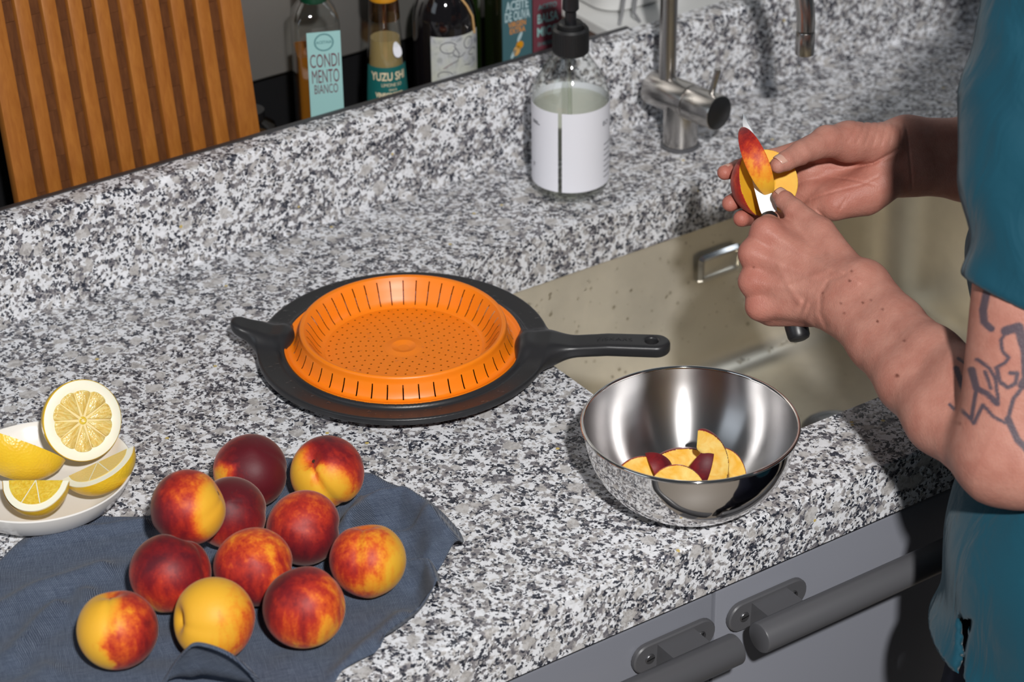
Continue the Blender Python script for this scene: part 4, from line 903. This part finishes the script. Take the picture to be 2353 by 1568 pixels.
L_ARM= [[0.1835, 0.0529, 1.0462, 0.0224, 0.172, 0.0005, 1.0402, 0.0222, 0.0111], [0.1635, 0.0566, 1.0323, 0.0224, 0.1525, 0.0041, 1.0266, 0.0222, 0.0111], [0.1718, 0.0007, 1.0404, 0.0217, 0.1571, -0.0588, 1.041, 0.0253, 0.0108], [0.1527, 0.0038, 1.0264, 0.0217, 0.1353, -0.0554, 1.025, 0.0253, 0.0108], [0.1569, -0.0583, 1.0415, 0.0247, 0.146, -0.1129, 1.043, 0.0287, 0.0106], [0.1356, -0.0559, 1.0245, 0.0247, 0.1219, -0.1102, 1.0237, 0.0287, 0.0106], [0.1454, -0.1119, 1.0438, 0.0279, 0.1326, -0.1917, 1.0474, 0.03, 0.0155], [0.1225, -0.1112, 1.0229, 0.0279, 0.1089, -0.1909, 1.0257, 0.03, 0.0155], [0.1207, -0.1913, 1.0365, 0.0444, 0.1519, -0.1584, 1.1624, 0.0417, 0.0134], [0.1239, -0.2099, 1.0331, 0.0364, 0.1207, -0.1913, 1.0365, 0.0445, 0.0135], [0.1713, 0.0839, 1.0447, 0.0203, 0.1792, 0.0583, 1.0497, 0.0227, 0.0112], [0.1612, 0.0776, 1.026, 0.0203, 0.1678, 0.0513, 1.0289, 0.0227, 0.0112], [0.1697, 0.1482, 1.0648, 0.0114, 0.19, 0.1131, 1.0585, 0.0137, 0.0076], [0.1498, 0.1496, 1.0716, 0.0095, 0.1779, 0.0894, 1.047, 0.0129, 0.0098], [0.1351, 0.1479, 1.055, 0.0091, 0.1685, 0.0838, 1.0418, 0.0136, 0.0098], [0.129, 0.1391, 1.0327, 0.0091, 0.1626, 0.0821, 1.0338, 0.0136, 0.0098], [0.129, 0.1289, 1.0124, 0.0087, 0.1576, 0.084, 1.0238, 0.0129, 0.0098], [0.1534, 0.1503, 1.0701, 0.0087, 0.1387, 0.1486, 1.0535, 0.0084, 0.0068], [0.1387, 0.1486, 1.0535, 0.0084, 0.1325, 0.1398, 1.0312, 0.0084, 0.0068], [0.1325, 0.1398, 1.0312, 0.0084, 0.1326, 0.1296, 1.0109, 0.008, 0.0069], [0.1445, 0.1286, 1.0031, 0.0137, 0.1637, 0.0991, 1.0134, 0.0168, 0.0084], [0.1531, 0.1515, 1.0576, 0.0129, 0.1793, 0.1112, 1.0455, 0.0183, 0.0091], [0.1436, 0.1378, 1.0233, 0.0137, 0.1726, 0.1018, 1.0258, 0.0183, 0.0091], [0.1842, 0.0771, 1.0514, 0.0166, 0.1893, 0.1218, 1.07, 0.0125, 0.0083]]
L_THUMB= [[0.1895, 0.1221, 1.0707, 0.0118, 0.1866, 0.1541, 1.0795, 0.0095, 0.0038], [0.1866, 0.1541, 1.0795, 0.0096, 0.1878, 0.1693, 1.0823, 0.0084, 0.0023], [0.1878, 0.1693, 1.0823, 0.0085, 0.1883, 0.1766, 1.0834, 0.0069, 0.0019]]
L_FING= [[0.1498, 0.1496, 1.0716, 0.0096, 0.1733, 0.1738, 1.0609, 0.0084, 0.0031], [0.1733, 0.1738, 1.0609, 0.0085, 0.1904, 0.1847, 1.0572, 0.0077, 0.0023], [0.1904, 0.1847, 1.0572, 0.0078, 0.1947, 0.1706, 1.0592, 0.0066, 0.0023], [0.1351, 0.1479, 1.055, 0.0092, 0.1571, 0.1705, 1.0407, 0.0084, 0.0031], [0.1571, 0.1705, 1.0407, 0.0085, 0.1834, 0.1728, 1.0337, 0.0077, 0.0023], [0.1834, 0.1728, 1.0337, 0.0078, 0.1877, 0.1588, 1.0358, 0.0066, 0.0023], [0.129, 0.1391, 1.0327, 0.0092, 0.1509, 0.1615, 1.0181, 0.0084, 0.0031], [0.1509, 0.1615, 1.0181, 0.0085, 0.1808, 0.1601, 1.0092, 0.0078, 0.0023], [0.1808, 0.1601, 1.0092, 0.0078, 0.1851, 0.1462, 1.0114, 0.0066, 0.0023], [0.129, 0.1289, 1.0124, 0.0088, 0.1509, 0.1512, 0.9976, 0.0084, 0.0031], [0.1509, 0.1512, 0.9976, 0.0085, 0.1796, 0.1486, 0.9858, 0.0078, 0.0023], [0.1796, 0.1486, 0.9858, 0.0078, 0.1839, 0.1347, 0.9881, 0.0066, 0.0023]]
R_ARM= [[0.3539, 0.1919, 1.0834, 0.0228, 0.4124, 0.1689, 1.0733, 0.0244, 0.0121], [0.3455, 0.1825, 1.062, 0.0228, 0.4033, 0.1588, 1.0502, 0.0244, 0.0121], [0.4132, 0.1683, 1.0732, 0.0247, 0.5366, 0.1017, 1.0477, 0.03, 0.0122], [0.4025, 0.1594, 1.0503, 0.0247, 0.5235, 0.0907, 1.0196, 0.03, 0.0122], [0.323, 0.2006, 1.0819, 0.0222, 0.3511, 0.1936, 1.0832, 0.0227, 0.012], [0.3202, 0.188, 1.0615, 0.0222, 0.3483, 0.1807, 1.0622, 0.0227, 0.012], [0.2736, 0.2297, 1.0856, 0.0112, 0.3344, 0.198, 1.0852, 0.0144, 0.0064], [0.2695, 0.2306, 1.0633, 0.0108, 0.3339, 0.1965, 1.0748, 0.0144, 0.0064], [0.2634, 0.2209, 1.0476, 0.0108, 0.331, 0.1924, 1.0662, 0.0144, 0.0064], [0.2589, 0.205, 1.0367, 0.01, 0.3252, 0.1881, 1.0585, 0.0136, 0.0064], [0.2885, 0.2009, 1.0988, 0.0182, 0.3225, 0.1913, 1.0921, 0.0182, 0.0079], [0.268, 0.192, 1.0448, 0.0151, 0.3104, 0.1803, 1.0571, 0.0191, 0.008], [0.2687, 0.2037, 1.0442, 0.016, 0.2984, 0.1869, 1.049, 0.0207, 0.008]]
R_THUMB= [[0.2866, 0.1989, 1.1002, 0.0165, 0.2619, 0.2008, 1.1068, 0.0142, 0.0055], [0.2619, 0.2008, 1.1068, 0.0137, 0.2274, 0.1961, 1.1068, 0.0105, 0.0039], [0.2274, 0.1961, 1.1068, 0.0105, 0.2085, 0.1939, 1.1053, 0.0089, 0.0023], [0.2085, 0.1939, 1.1053, 0.0089, 0.1992, 0.1935, 1.1039, 0.0074, 0.0019]]
R_FING= [[0.2736, 0.2297, 1.0856, 0.0112, 0.2461, 0.2559, 1.0706, 0.01, 0.0028], [0.2461, 0.2559, 1.0706, 0.01, 0.2114, 0.2606, 1.0698, 0.0084, 0.0028], [0.2114, 0.2606, 1.0698, 0.0083, 0.1885, 0.2545, 1.075, 0.0068, 0.0028], [0.2695, 0.2306, 1.0633, 0.0108, 0.2418, 0.2524, 1.0477, 0.01, 0.0028], [0.2418, 0.2524, 1.0477, 0.01, 0.2081, 0.2519, 1.0445, 0.0088, 0.0028], [0.2081, 0.2519, 1.0445, 0.0087, 0.1805, 0.2353, 1.0539, 0.0075, 0.0028], [0.2634, 0.2209, 1.0476, 0.0108, 0.2388, 0.2382, 1.0307, 0.0096, 0.0028], [0.2388, 0.2382, 1.0307, 0.0096, 0.2085, 0.236, 1.0322, 0.0084, 0.0028], [0.2085, 0.236, 1.0322, 0.0083, 0.182, 0.2204, 1.0442, 0.0075, 0.0028], [0.2589, 0.205, 1.0367, 0.01, 0.2376, 0.2174, 1.0199, 0.0084, 0.0028], [0.2376, 0.2174, 1.0199, 0.0084, 0.2143, 0.2173, 1.0213, 0.0076, 0.0028], [0.2143, 0.2173, 1.0213, 0.0075, 0.1974, 0.2128, 1.0284, 0.0063, 0.0028]]
TATTOO= {'stroke': [[0.1303, -0.1276, 1.1458], [0.1234, -0.1331, 1.1313], [0.1213, -0.1373, 1.1234], [0.1235, -0.1418, 1.119]], 'hair': [[0.1311, -0.1479, 1.1177], [0.1391, -0.1518, 1.12], [0.1383, -0.1576, 1.1109], [0.1382, -0.1623, 1.1042], [0.1333, -0.1716, 1.0864], [0.1296, -0.1721, 1.0821]], 'face': [[0.1311, -0.1479, 1.1177], [0.1261, -0.1492, 1.1111], [0.1249, -0.1532, 1.1044], [0.127, -0.1577, 1.1], [0.124, -0.1579, 1.0968], [0.1175, -0.156, 1.0934]], 'body': [[0.118, -0.1571, 1.0922], [0.117, -0.162, 1.0843], [0.1204, -0.167, 1.0805], [0.1258, -0.1687, 1.0833], [0.1289, -0.1661, 1.09], [0.1248, -0.1632, 1.09]], 'arm': [[0.1097, -0.1466, 1.099], [0.1142, -0.1537, 1.0934], [0.1152, -0.1591, 1.0867], [0.1122, -0.1674, 1.0721]], 'arm2': [[0.1052, -0.1483, 1.0924], [0.1032, -0.1556, 1.0801], [0.1081, -0.1621, 1.0756], [0.111, -0.168, 1.07]], 'arm3': [[0.1112, -0.1532, 1.0911], [0.1107, -0.1608, 1.08]], 'leg': [[0.1307, -0.1729, 1.0821], [0.1213, -0.1728, 1.0731], [0.1139, -0.1772, 1.0598]], 'leg2': [[0.1116, -0.1775, 1.0572], [0.1065, -0.1713, 1.061], [0.1028, -0.1632, 1.069], [0.0942, -0.166, 1.0568], [0.0907, -0.1557, 1.068]], 'leg3': [[0.0942, -0.1637, 1.06], [0.1028, -0.1562, 1.0789]], 'leg4': [[0.1139, -0.1772, 1.0598], [0.1152, -0.1876, 1.0463], [0.1222, -0.2011, 1.0339]]}
MOLES= [[0.081, 0.0675, 1.0973], [0.144, 0.0214, 1.0924], [0.1401, 0.019, 1.0853], [0.1195, 0.0269, 1.0768], [0.1516, -0.004, 1.0638], [0.1445, -0.0053, 1.0551], [0.1269, 0.0112, 1.0616], [0.1279, 0.0156, 1.0688], [0.142, 0.0061, 1.069], [0.1477, 0.0035, 1.0708], [0.1534, -0.0214, 1.0409], [0.138, -0.0281, 1.0167], [0.1547, -0.0613, 0.9857]]
VEIN= [[[0.1331, 0.1136, 1.074], [0.1323, 0.1028, 1.0578], [0.1327, 0.0956, 1.0481], [0.1363, 0.084, 1.0351]], [[0.1685, 0.086, 1.0687], [0.1708, 0.0763, 1.0573], [0.1788, 0.0651, 1.0491]], [[0.1336, 0.095, 1.0481], [0.1491, 0.0878, 1.0527], [0.1636, 0.0824, 1.059]]]
LCRE= [[[0.1731, 0.0732, 1.055], [0.1609, 0.0786, 1.0509], [0.1515, 0.077, 1.0397], [0.1465, 0.0713, 1.0268], [0.1476, 0.0632, 1.0164]], [[0.1431, 0.0781, 1.0334], [0.1351, 0.0745, 1.0205]], [[0.1405, 0.0822, 1.0366], [0.1313, 0.0783, 1.0222]]]
CREASE= [[[0.2464, 0.2108, 1.0824], [0.2751, 0.1899, 1.0803], [0.2993, 0.1764, 1.0844], [0.3196, 0.1695, 1.0941]], [[0.2444, 0.1945, 1.0575], [0.2624, 0.1858, 1.0624], [0.2837, 0.1748, 1.0672], [0.299, 0.1691, 1.0738]], [[0.262, 0.1953, 1.0754], [0.2787, 0.1814, 1.0717], [0.2934, 0.1681, 1.0671]], [[0.3355, 0.1755, 1.1178], [0.3311, 0.1652, 1.0991], [0.3261, 0.1541, 1.0786], [0.3223, 0.1447, 1.0616]], [[0.3291, 0.1739, 1.1093], [0.3221, 0.1689, 1.0958]], [[0.2611, 0.1771, 1.0487], [0.271, 0.1775, 1.0588]], [[0.2448, 0.1882, 1.0489], [0.249, 0.1805, 1.042]], [[0.3043, 0.1969, 1.1182], [0.2969, 0.1947, 1.1081], [0.2886, 0.1939, 1.0989]], [[0.3103, 0.193, 1.1185], [0.3028, 0.1907, 1.108], [0.2954, 0.1885, 1.0978]], [[0.3155, 0.1895, 1.1184], [0.3086, 0.1867, 1.1079], [0.3019, 0.184, 1.0977]], [[0.3211, 0.1851, 1.1177], [0.3144, 0.1825, 1.1075], [0.3085, 0.1797, 1.098]], [[0.3258, 0.1809, 1.1162], [0.32, 0.1782, 1.1067], [0.3153, 0.1756, 1.0986]], [[0.2966, 0.201, 1.1166], [0.2889, 0.199, 1.1065], [0.2817, 0.1991, 1.0997]]]
# ------------------------------------------------------------------ person: one body mesh, clothing as children
VD = np.array((.484, .7146, -.5051), np.float32); VR = np.array((.8244, -.566, -.0109), np.float32); VU = np.array((.2936, .4111, .863), np.float32)
def planar(P): return np.stack([P @ VR, P @ VU], 1)
def line_d(P2, pts):
    Q = planar(np.array(pts, np.float32)); d = np.full(len(P2), 9., np.float32)
    for a, b in zip(Q, Q[1:]):
        ba = b - a; s = np.clip(((P2 - a) @ ba) / max(float(ba @ ba), 1e-9), 0, 1); d = np.minimum(d, np.linalg.norm(P2 - a - s[:, None] * ba, axis=1))
    return d
def fingers(P, L, nper, k=.0012):
    d = None
    for i in range(0, len(L), nper):
        e = sd_chain(P, L[i:i + nper]); d = e if d is None else smin(d, e, k)
    return d
KN = np.array([c[:3] for c in (L_ARM[-14:]) if c[3] < .0105], np.float32)
def f_left(P):
    d = sd_chain(P, L_ARM); d = smin(d, fingers(P, L_FING, 3), .013); d = smin(d, sd_chain(P, L_THUMB), .006)
    q = planar(P); hand = np.exp(-((np.linalg.norm(P - np.array((.165, .105, 1.05), np.float32), axis=1)) / .05) ** 2)
    for a, b in (((1738, 560), 0), ((1, 1), 1)): pass
    # tendon ridges and knuckle dips
    for c in MET: d = d - .0010 * np.exp(-(line_d(q, [c[0:3], c[4:7]]) / .0035) ** 2) * hand
    wr = np.clip(1 - (P @ VD - (np.array((.17, .07, 1.06), np.float32) @ VD) - .012) / .02, 0, 1)
    for l in VEIN: d = d - .0009 * np.exp(-(line_d(q, l) / .0026) ** 2) * wr
    for l in LCRE: d = d + .0010 * np.exp(-(line_d(q, l) / .0018) ** 2) * wr
    return d
MET = [c for c in L_ARM if .0090 < c[3] < .0099]
def f_right(P):
    d = sd_chain(P, R_ARM); d = smin(d, fingers(P, R_FING, 3), .008); d = smin(d, sd_chain(P, R_THUMB), .008)
    q = planar(P)
    near = np.clip(1 - (P @ VD - (np.array((.30, .18, 1.07), np.float32) @ VD) - .004) / .012, 0, 1)
    for i, l in enumerate(CREASE): d = d + (.0018 if i == 0 else .0010 if i < 7 else .0006) * np.exp(-(line_d(q, l) / (.0015 if i == 0 else .0010)) ** 2) * near
    return d
SH = np.array([.95, .30, 0]); TORSO = [((.245, -.212, .70), .118), ((.277, -.205, .90), .110), ((.366, -.106, 1.12), .110), ((.425, -.045, 1.33), .085)]
def torso_cones(off, grow=0.):
    o = []
    for (a, ra), (b, rb) in zip(TORSO, TORSO[1:]):
        for s in (-1, 1):
            A = np.array(a) + SH * .06 * s; Bq = np.array(b) + SH * .06 * s; o.append([*A, ra + grow, *Bq, rb + grow, .05])
    return o
SHL = (.2260, -.0925, 1.3610); SHR = (.585, .045, 1.325)
UAR = L_ARM[8]; ELL = tuple(UAR[0:3]); ELR = tuple(R_ARM[3][4:7])
def f_body(P):
    d = sd_chain(P, torso_cones(0, -.004))
    d = smin(d, sd_chain(P, [[*SHL, .042, *UAR[4:7], .036, .03], [*TORSO[3][0], .07, *SHL, .042, .04], [*TORSO[3][0], .07, *SHR, .05, .04], [*SHR, .050, *ELR, .040, .03]]), .04)
    d = smin(d, sd_chain(P, [[.425, -.03, 1.37, .056, .42, .0, 1.49, .050, .02]]), .04)
    hc = np.array((.412, .037, 1.565)); e = sd_ell(P, hc, (.072, .090, .100)); e = smin(e, sd_ell(P, hc + np.array((-.01, .040, -.055)), (.050, .052, .048)), .04)
    e = smin(e, sd_cone(P, [.392, .123, 1.570, .007, .390, .141, 1.542, .012]), .012)
    for s in (-1, 1):
        c = hc + np.array((s * .073, -.006, -.008)); e = smin(e, sd_ell(P, c, (.010, .018, .030)), .008)
        c = hc + np.array((s * .030 - .018, .083, .004)); e = smax(e, -(np.linalg.norm(P - c.astype(np.float32), axis=1) - .013), .012); e = np.minimum(e, np.linalg.norm(P - (c + np.array((0, -.008, 0))).astype(np.float32), axis=1) - .0115)
    c = hc + np.array((-.019, .090, -.063)); e = smax(e, -sd_ell(P, c, (.022, .012, .003)), .006)
    d = smin(d, e, .02)
    for x, y, x2, y2 in ((.165, -.235, .165, -.24), (.335, -.19, .335, -.20)): d = smin(d, sd_chain(P, [[x, y, .70, .082, x2, y2, .45, .055, .03], [x2, y2, .45, .055, x2, y2 - .01, .08, .038, .03]]), .03)
    return d
aL = surfnet(f_left, (.03, -.275, .86), (.30, .235, 1.20), .00145)
aR = surfnet(f_right, (.155, .04, .985), (.56, .29, 1.135), .00145)
bd = surfnet(f_body, (.03, -.37, .02), (.68, .20, 1.70), .009)
person = part('person', join(aL, aR, bd), M['skin'], None, True, 180)
tag(person, 'person in a teal shirt with a tattooed arm, cutting a peach over the sink', 'person')
AV = np.concatenate([aL[0], aR[0], bd[0]]).astype(np.float32); nL, nR = len(aL[0]), len(aR[0]); P2 = planar(AV)
nrm = np.zeros(len(AV) * 3, np.float32); person.data.vertices.foreach_get('normal', nrm); fac = np.clip(-(nrm.reshape(-1, 3) @ VD) * 4, 0, 1); fac[nL:] = 0
ink = np.zeros(len(AV), np.float32)
TW = {'hair': .0036, 'body': .0016, 'leg4': .0026, 'stroke': .0024, 'arm2': .0022, 'leg': .0016}
for k, pts in TATTOO.items():
    wd = TW.get(k, .0013); d = np.full(len(AV), 9., np.float32); d[:nL] = line_d(P2[:nL], pts); ink = np.maximum(ink, np.clip((wd - d) / .0009 + .5, 0, 1))
floats(person, 'ink', ink * fac)
mole = np.zeros(len(AV), np.float32)
for i, m in enumerate(MOLES): d = np.linalg.norm(P2 - planar(np.array([m], np.float32))[0], axis=1); mole = np.maximum(mole, np.clip(((.0011 if i < 11 else .0016) - d) / .0008 + .4, 0, 1) * (.55 + .35 * ((i * 7) % 3) / 2))
floats(person, 'mole', mole * fac)
red = np.zeros(len(AV), np.float32)
for c in L_FING[::3]: red = np.maximum(red, .55 * np.exp(-(np.linalg.norm(AV - np.array(c[:3], np.float32), axis=1) / .016) ** 2))
for c in R_FING[2::3] + R_FING[1::3]: red = np.maximum(red, .65 * np.exp(-(np.linalg.norm(AV - np.array(c[4:7], np.float32), axis=1) / .016) ** 2))
red = np.maximum(red, .35 * np.exp(-(np.linalg.norm(AV - np.array((.275, .185, 1.065), np.float32), axis=1) / .04) ** 2))
floats(person, 'red', red)
# finger nails
def nail(pos, n, along, wd, ln, cur=.6):
    V = []; F = []; na, nb = 8, 8
    for i in range(na + 1):
        for j in range(nb + 1):
            u = -1 + 2 * i / na; v = -1 + 2 * j / nb; k = 1 - .22 * max(0, -v) ** 2 - .12 * max(0, v) ** 3
            x = u * wd * k; y = v * ln * (1 - .14 * u * u); V.append((x, y, -cur * wd * (u * u) * .75 - .05 * ln * v * v))
    for i in range(na):
        for j in range(nb): F.append([i * (nb + 1) + j, (i + 1) * (nb + 1) + j, (i + 1) * (nb + 1) + j + 1, i * (nb + 1) + j + 1])
    n = Vector(n).normalized(); a = Vector(along); a = (a - n * a.dot(n)).normalized(); x = a.cross(n)
    Mx = Matrix(((x.x, a.x, n.x, pos[0]), (x.y, a.y, n.y, pos[1]), (x.z, a.z, n.z, pos[2]), (0, 0, 0, 1)))
    o = part('fingernail', xf((V, F), Mx), M['nail'], person, True, 180); md = o.modifiers.new('thickness', 'SOLIDIFY'); md.thickness = .0007; md.offset = 0
lt, rt = L_THUMB[-1], R_THUMB[-1]
def on_tip(c, n, back=.25): a = Vector(c[0:3]); b = Vector(c[4:7]); r = c[7] + (c[3] - c[7]) * back; return a.lerp(b, 1 - back) + Vector(n).normalized() * (r * .99), (b - a)
nv = (-Vector(VD) * .5 + Vector(VU) * .85 + Vector(VR) * .25); p_, al = on_tip(lt, nv, .45); nail(p_, nv, al, .0068, .0062)
nv = (-Vector(VD) * .62 + Vector(VU) * .72); p_, al = on_tip(rt, nv, .55); nail(p_, nv, al, .0066, .0074)
nv = (Vector(VU) * .9 - Vector(VD) * .1 - Vector(VR) * .3); p_, al = on_tip(R_FING[2], nv, .15); nail(p_, nv, al, .0050, .0052)
# ------------------------------------------------------------------ clothing
tt = NT('teal_cotton'); o_ = tt.obj(); nn = tt.noise(o_, 7, 3).outputs['Fac']
tt.p(Base_Color=tt.mix(nn, (.002, .045, .075), (.003, .065, .10)), Roughness=.75, Specular_IOR_Level=.25, Sheen_Weight=.15)
b1 = tt.bump(tt.noise(tt.map(o_, (1, 1, .45)), 22, 3, 1.).outputs['Fac'], .45, .012); tt.bump(tt.noise(o_, 900, 2).outputs['Fac'], .25, .0006, b1)
M['shirt'] = tt.m
E0 = np.array(ELL); U0 = np.array(UAR[4:7]); ax_ = (E0 - U0) / np.linalg.norm(E0 - U0)
HP = (U0 + ax_ * .022).astype(np.float32); HN = (ax_ - .42 * VR).astype(np.float32); HN /= np.linalg.norm(HN)
def f_sleeve(P):
    fold = .0014 * np.sin((P @ VU) * 95 + (P @ VR) * 60 + 2 * np.sin((P @ VR) * 40)) + .0016 * np.sin((P @ VR) * 70 + (P @ VU) * 18)
    d = sd_cone(P, [*SHL, .060, *U0, .0478, .0]); d = smin(d, sd_cone(P, [*U0, .0478, *(U0 + ax_ * .07), .0472]), .01) - fold
    d = smin(d, sd_cone(P, [0.1811, -0.0981, 1.2857, .0425, 0.1641, -0.1231, 1.2339, .0425]), .02)
    d = smax(d, (P - HP) @ HN, .004)
    return d
def f_shirt(P):
    z = P[:, 2]; u = P @ VR
    fold = .0035 * np.sin(z * 55 + u * 30 + 2.2 * np.sin(u * 22 + z * 12)) + .0030 * np.sin(u * 75 + 3 * np.sin(z * 16)) * np.clip((1.0 - z) * 4, 0, 1)
    fold = fold + .011 * np.clip((1.0 - z) / .17, 0, 1)
    d = sd_chain(P, torso_cones(0, .009)) - fold
    d = smin(d, sd_chain(P, [[*SHR, .064, SHR[0] - .02, SHR[1] + .03, 1.17, .062, .03], [*TORSO[3][0], .08, *SHL, .055, .04], [*TORSO[3][0], .08, *SHR, .062, .04]]), .035)
    d = np.where(z < .945, smax(d, -(sd_chain(P, torso_cones(0, -.001)) - fold - .0055 * np.exp(-((u - SLC) / .03) ** 2) * np.clip((.912 - z) / .02, 0, 1)), .002), d)
    d = smin(d, f_sleeve(P), .008)
    hz = .843 + .010 * np.sin(u * 14 + 1.2) ; d = smax(d, hz - z, .002)
    # side slit in the hem
    a = np.abs((P @ SLN) - SLC + .30 * np.clip(.893 - z, 0, .1)) - np.clip((.893 - z) * .22, 0, .012); d = np.where(P @ VD < SLD, smax(d, -np.maximum(a, z - .893), .002), d)
    nk = np.linalg.norm(P - np.array((.428, -.02, 1.420), np.float32), axis=1) - .070; return smax(d, -nk, .004)
SLN = VR.copy(); SLC = float(np.array((.080, -.207, .90), np.float32) @ VR); SLD = float(np.array((.080, -.207, .89), np.float32) @ VD) + .030
part('shirt', surfnet(f_shirt, (.02, -.37, .80), (.70, .16, 1.42), .0036), M['shirt'], person, True, 180, label='teal short sleeved shirt')
tr = NT('navy_cotton').p(Base_Color=(.006, .007, .017), Roughness=.8, Specular_IOR_Level=.2).m
def f_trs(P):
    d = sd_chain(P, [[*(np.array(TORSO[0][0]) + SH * .06 * s), .124, *(np.array(TORSO[1][0]) + SH * .06 * s + np.array((0, 0, .02))), .1135, .05] for s in (-1, 1)])
    for x, y in ((.165, -.235), (.335, -.19)): d = smin(d, sd_chain(P, [[x, y, .68, .095, x, y - .005, .45, .073, .03], [x, y - .005, .45, .073, x, y - .012, .09, .062, .03]]), .03)
    return smax(d, P[:, 2] - .93, .004) + .002 * np.sin(P[:, 2] * 60 + P[:, 0] * 40)
part('trousers', surfnet(f_trs, (-.02, -.40, .06), (.50, -.04, .97), .007), tr, person, True, 180, label='dark navy trousers')
def f_shoe(x, y):
    def f(P): d = smin(sd_ell(P, (x, y + .045, .035), (.045, .105, .036)), sd_ell(P, (x, y - .01, .06), (.040, .06, .055)), .02); return smax(d, .002 - P[:, 2], .003)
    return f
for x, y in ((.165, -.25), (.335, -.205)): part('shoe', surfnet(f_shoe(x, y), (x - .06, y - .10, -.01), (x + .06, y + .17, .13), .006), simple('shoe_leather', (.03, .028, .028), .5), person, True, 180)
def f_hair(P):
    hc = np.array((.412, .029, 1.577)); d = sd_ell(P, hc, (.082, .096, .106)) + .002 * np.sin(P[:, 0] * 300 + 4 * np.sin(P[:, 2] * 40))
    return smax(d, np.maximum((P[:, 1] - .080) * .8 + (1.59 - P[:, 2]) * .5, 1.53 - P[:, 2] + (P[:, 1] + .005) * .5), .01)
part('hair', surfnet(f_hair, (.30, -.10, 1.40), (.53, .16, 1.72), .006), simple('brown_hair', (.05, .028, .016), .5), person, True, 180, label='short brown hair')
# ------------------------------------------------------------------ knife and the peach being cut
KE, KF, KT = Vector((.1528, .0999, .9842)), Vector((.1814, .1840, 1.0654)), Vector((.2060, .2487, 1.1329))
t = thing('paring_knife', 'small paring knife with black handle held in the near fist', 'knife', KE)
ka = (KF - KE).normalized(); kn = -Vector(VD); kn = (kn - ka * kn.dot(ka)).normalized(); ks = ka.cross(kn)
if ks.dot(Vector(VR)) < 0: ks = -ks
L = (KF - KE).length
pth = [KE + ka * (L * s) for s in (0, .01, .03, .10, .3, .6, .85, .97, 1.0)]
part('handle', tube(pth, [.006, .0088, .0100, .0104, .0100, .0098, .0092, .0080, .0055], 24), M['black_plastic'], t)
Lb = (KT - KF).length; Q = []; 
def bpt(s, w, th): return KF + ka * (Lb * s) + ks * w + kn * th
st = [(0, -.0052, .0088), (.05, -.0060, .0090), (.3, -.0062, .0088), (.6, -.0052, .0078), (.8, -.0036, .0058), (.93, -.0014, .0026), (1.0, .0006, .0008)]
V = []; F = []
for s, e_, b_ in st: V += [bpt(s, e_, 0), bpt(s, b_ - .001, .0006), bpt(s, b_, 0), bpt(s, b_ - .001, -.0006)]
for i in range(len(st) - 1):
    for k in range(4): k2 = (k + 1) % 4; F.append([4 * i + k, 4 * i + k2, 4 * (i + 1) + k2, 4 * (i + 1) + k])
part('blade', ([tuple(p) for p in V], F), M['blade'], t, True, 30)
PH = np.array((.2047, .2172, 1.0753)); PR = .0308
r_ = np.array(VR, float); u_ = np.array(VU, float); f_ = np.array(VD, float)
kx = u_ - .21 * r_; kx /= np.linalg.norm(kx)
# notch: two cut planes meeting along a line parallel to the blade
nA = (r_ * .84 - f_ * .54); nA -= kx * (nA @ kx); nA /= np.linalg.norm(nA)        # left cut face looks right
nB = (-f_ * .93 - r_ * .10 + u_ * .1); nB -= kx * (nB @ kx); nB /= np.linalg.norm(nB)          # right cut face looks forward
ap = PH - r_ * .0075 - f_ * (-.006)
def f_ph(P):
    s = np.linalg.norm(P - PH.astype(np.float32), axis=1) - PR
    q = P - ap.astype(np.float32); out = np.minimum(q @ nA.astype(np.float32), q @ nB.astype(np.float32)); d = smax(s, out, .0008)
    return smax(d, .0100 - np.linalg.norm((P - (PH).astype(np.float32)) * np.array([1, 1, .8], np.float32), axis=1), .002)
V, F = surfnet(f_ph, PH - .034, PH + .034, .0007); sk = np.abs(np.linalg.norm(V[F].mean(1) - PH, axis=1) - PR) < .0005
a, b = split_faces(V, F, sk)
t = thing('cut_peach', 'half cut yellow and red peach cradled in the far palm', 'peach', tuple(PH))
part('peel', a, peach_mat('held_peach_skin', .26, tuple(-r_ * .8 - u_ * .3), 6.), t, True, 60); part('flesh', b, M['flesh_deep'], t, True, 50)
W0 = Vector((.1835, .2050, 1.1075)); wz = Vector(u_) - Vector(r_) * .42; wx = -Vector(f_) * .9 - Vector(r_) * .10
WC = wedge_mesh(.0315, .34, .0120, 1.08)
t = thing('peach_wedge', 'peach wedge on the knife blade under the thumb, orange peel outward', 'peach wedge', W0); Mx = frame(W0, wz, wx) @ Matrix.Translation((-.0225, 0, 0))
part('peel', xf(WC[0], Mx), peach_mat('held_wedge_skin', .30, tuple(kx + r_ * -.15), 2., amp=.7), t, True, 60); part('flesh', xf(WC[1], Mx), M['flesh_deep'], t, True, 60)
